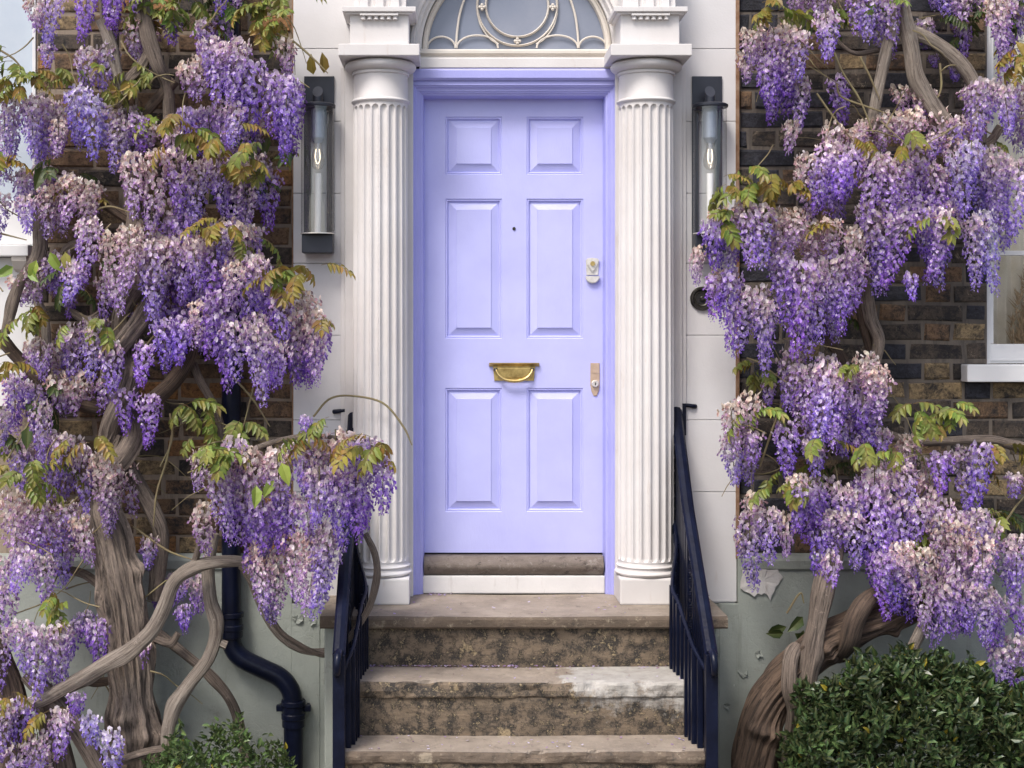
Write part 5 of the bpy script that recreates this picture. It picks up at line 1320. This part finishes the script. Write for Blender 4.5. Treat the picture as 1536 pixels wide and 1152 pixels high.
# ================================================================== shrubs
def shrub(name, label, prof, y0, y1, n, seed, tones, base, ll=.038):
    """prof: outline top edge as (px, py); leaves fill from it downward, domed in depth"""
    sh_ = empty(name, label, 'shrub', 'evergreen shrubs at the foot of the wall', base)
    rr = random.Random(seed); verts, faces, cols = [], [], []
    yc, hd = (y0 + y1) / 2, abs(y1 - y0) / 2
    def topz(px):
        for (a, b), (c, d) in zip(prof, prof[1:]):
            if a <= px <= c: return b + (d - b) * (px - a) / (c - a)
        return 2000
    xa, xb = prof[0][0], prof[-1][0]
    k = 0
    while k < n:
        px = rr.uniform(xa, xb); d = rr.uniform(-1, 1)
        tp = topz(px) + noise.noise(Vector((px * .035, d * 2, seed))) * 46 + noise.noise(Vector((px * .11, d * 5, seed + 9))) * 34
        fall = (1 - math.sqrt(max(0, 1 - d * d))) * 120
        zt = Z(tp + fall, yc); zb = base[2] + .03
        if zt <= zb: continue
        f = rr.random() ** 2.6                         # mostly near the shell
        z = zt + (zb - zt) * f
        shell = 1 - .55 * rr.random() ** 3
        y = yc + hd * (d if rr.random() < .5 else -abs(rr.uniform(.75, 1.0)) * math.sqrt(max(0, 1 - max(0, 1 - f * 2.2) ** 2)))
        p = Vector((X(px, yc), y + noise.noise(Vector((px * .03, z * 7, seed + 3))) * .24, z))
        out = Vector((rr.uniform(-1, 1), -.9 + rr.uniform(-.6, .6), .6 + rr.uniform(-.7, .8))).normalized()
        dirv = (out + Vector((rr.uniform(-.9, .9), rr.uniform(-.4, .4), rr.uniform(-.2, .9)))).normalized()
        nr = dirv.cross(Vector((rr.uniform(-1, 1), rr.uniform(-1, 1), rr.uniform(-1, 1)))).normalized()
        if nr.length < .1: continue
        if nr.dot(Vector((0, -.6, .8))) < 0: nr = -nr
        c = rr.choice(tones); v = rr.uniform(.6, 1.4); q = ll * rr.uniform(.7, 1.25)
        if rr.random() < .012: c = (.35, .30, .03)
        leaflet(verts, faces, cols, p, dirv, nr, q, q * .44, tuple(x * v for x in c)); k += 1
    me = bpy.data.meshes.new('foliage'); me.from_pydata([tuple(v) for v in verts], [], faces)
    ca = me.attributes.new('Col', 'FLOAT_COLOR', 'POINT'); ca.data.foreach_set('color', [x for c in cols for x in (*c, 1)])
    me.materials.append(M['shrub_leaf'])
    o = bpy.data.objects.new('foliage', me); COL.objects.link(o); o['kind'] = 'stuff'; attach(o, sh_)
    for s_ in range(6):
        px = xa + (xb - xa) * (s_ + .5) / 6
        t_ = P(px, topz(px) + 70, yc); b_ = Vector((X((xa + xb) / 2 + (px - (xa + xb) / 2) * .4, yc), yc, base[2]))
        m_ = b_.lerp(t_, .5)
        tube('stem', [(*b_, .014), (m_.x + rr.uniform(-.03, .03), m_.y, m_.z, .010), (*t_, .005)], M['bark_dark'], sh_, 12, 8)
    return sh_
DG = [(.010, .036, .019), (.017, .055, .026), (.028, .080, .033), (.007, .022, .013), (.05, .12, .04)]
b0 = P(1390, 1200, -.75)
shrub('shrub', 'dense dark green evergreen shrub beneath the right wisteria', [(1172, 1210), (1184, 1130), (1198, 1075), (1216, 1052), (1240, 1018), (1262, 1034), (1300, 995), (1326, 1010), (1352, 984), (1380, 1004), (1416, 992), (1440, 1020), (1474, 1012), (1500, 1042), (1545, 1036), (1640, 1060)], -1.0, -.45, 15500, 2, DG, (b0.x, -.72, GZ), .047)
b1 = P(330, 1200, -.7)
shrub('shrub', 'low bright green evergreen shrub at the foot of the left trunk', [(205, 1190), (232, 1140), (262, 1118), (300, 1106), (340, 1104), (375, 1112), (412, 1128), (440, 1152), (452, 1190)], -.85, -.5, 2600, 6, [(.030, .075, .028), (.045, .11, .035), (.07, .15, .045), (.025, .055, .024)], (b1.x, -.68, GZ))

# ================================================================== fallen petals on the steps
rr = random.Random(77); verts, faces, cols = [], [], []
def fall(n, x0, x1, y0, y1, z):
    for _ in range(n):
        x, y = rr.uniform(x0, x1), rr.uniform(y0, y1); a = rr.uniform(0, 6.28); s = rr.uniform(.004, .009)
        i0 = len(verts); c = Vector((x, y, z + .003))
        for k in range(4):
            b = a + k * 1.571; verts.append(c + Vector((math.cos(b) * s, math.sin(b) * s * .7, rr.uniform(0, .006))))
        cols.extend((rr.choice([(.42, .34, .60), (.60, .54, .68), (.32, .20, .40), (.30, .20, .22)]),) * 4); faces.append((i0, i0 + 1, i0 + 2, i0 + 3))
fall(130, -.72, .0, -.545, -.52, -RH); fall(60, -.5, .7, -.60, -.52, -RH); fall(25, -.8, .8, -.80, -.6, -RH); fall(60, -.85, .85, -.50, .03, 0); fall(30, -.44, -.3, -.02, .04, 0); fall(70, -.75, .8, -1.06, -.84, -2 * RH); fall(40, .86, .97, -.1, -.02, 0)
me = bpy.data.meshes.new('fallen_petals'); me.from_pydata([tuple(v) for v in verts], [], faces)
ca = me.attributes.new('Col', 'FLOAT_COLOR', 'POINT'); ca.data.foreach_set('color', [x for c in cols for x in (*c, 1)])
me.materials.append(M['petal'])
o = bpy.data.objects.new('fallen_petals', me); COL.objects.link(o); o['kind'] = 'stuff'; o['label'] = 'lilac petals scattered along the worn stone treads'; o['category'] = 'petals'
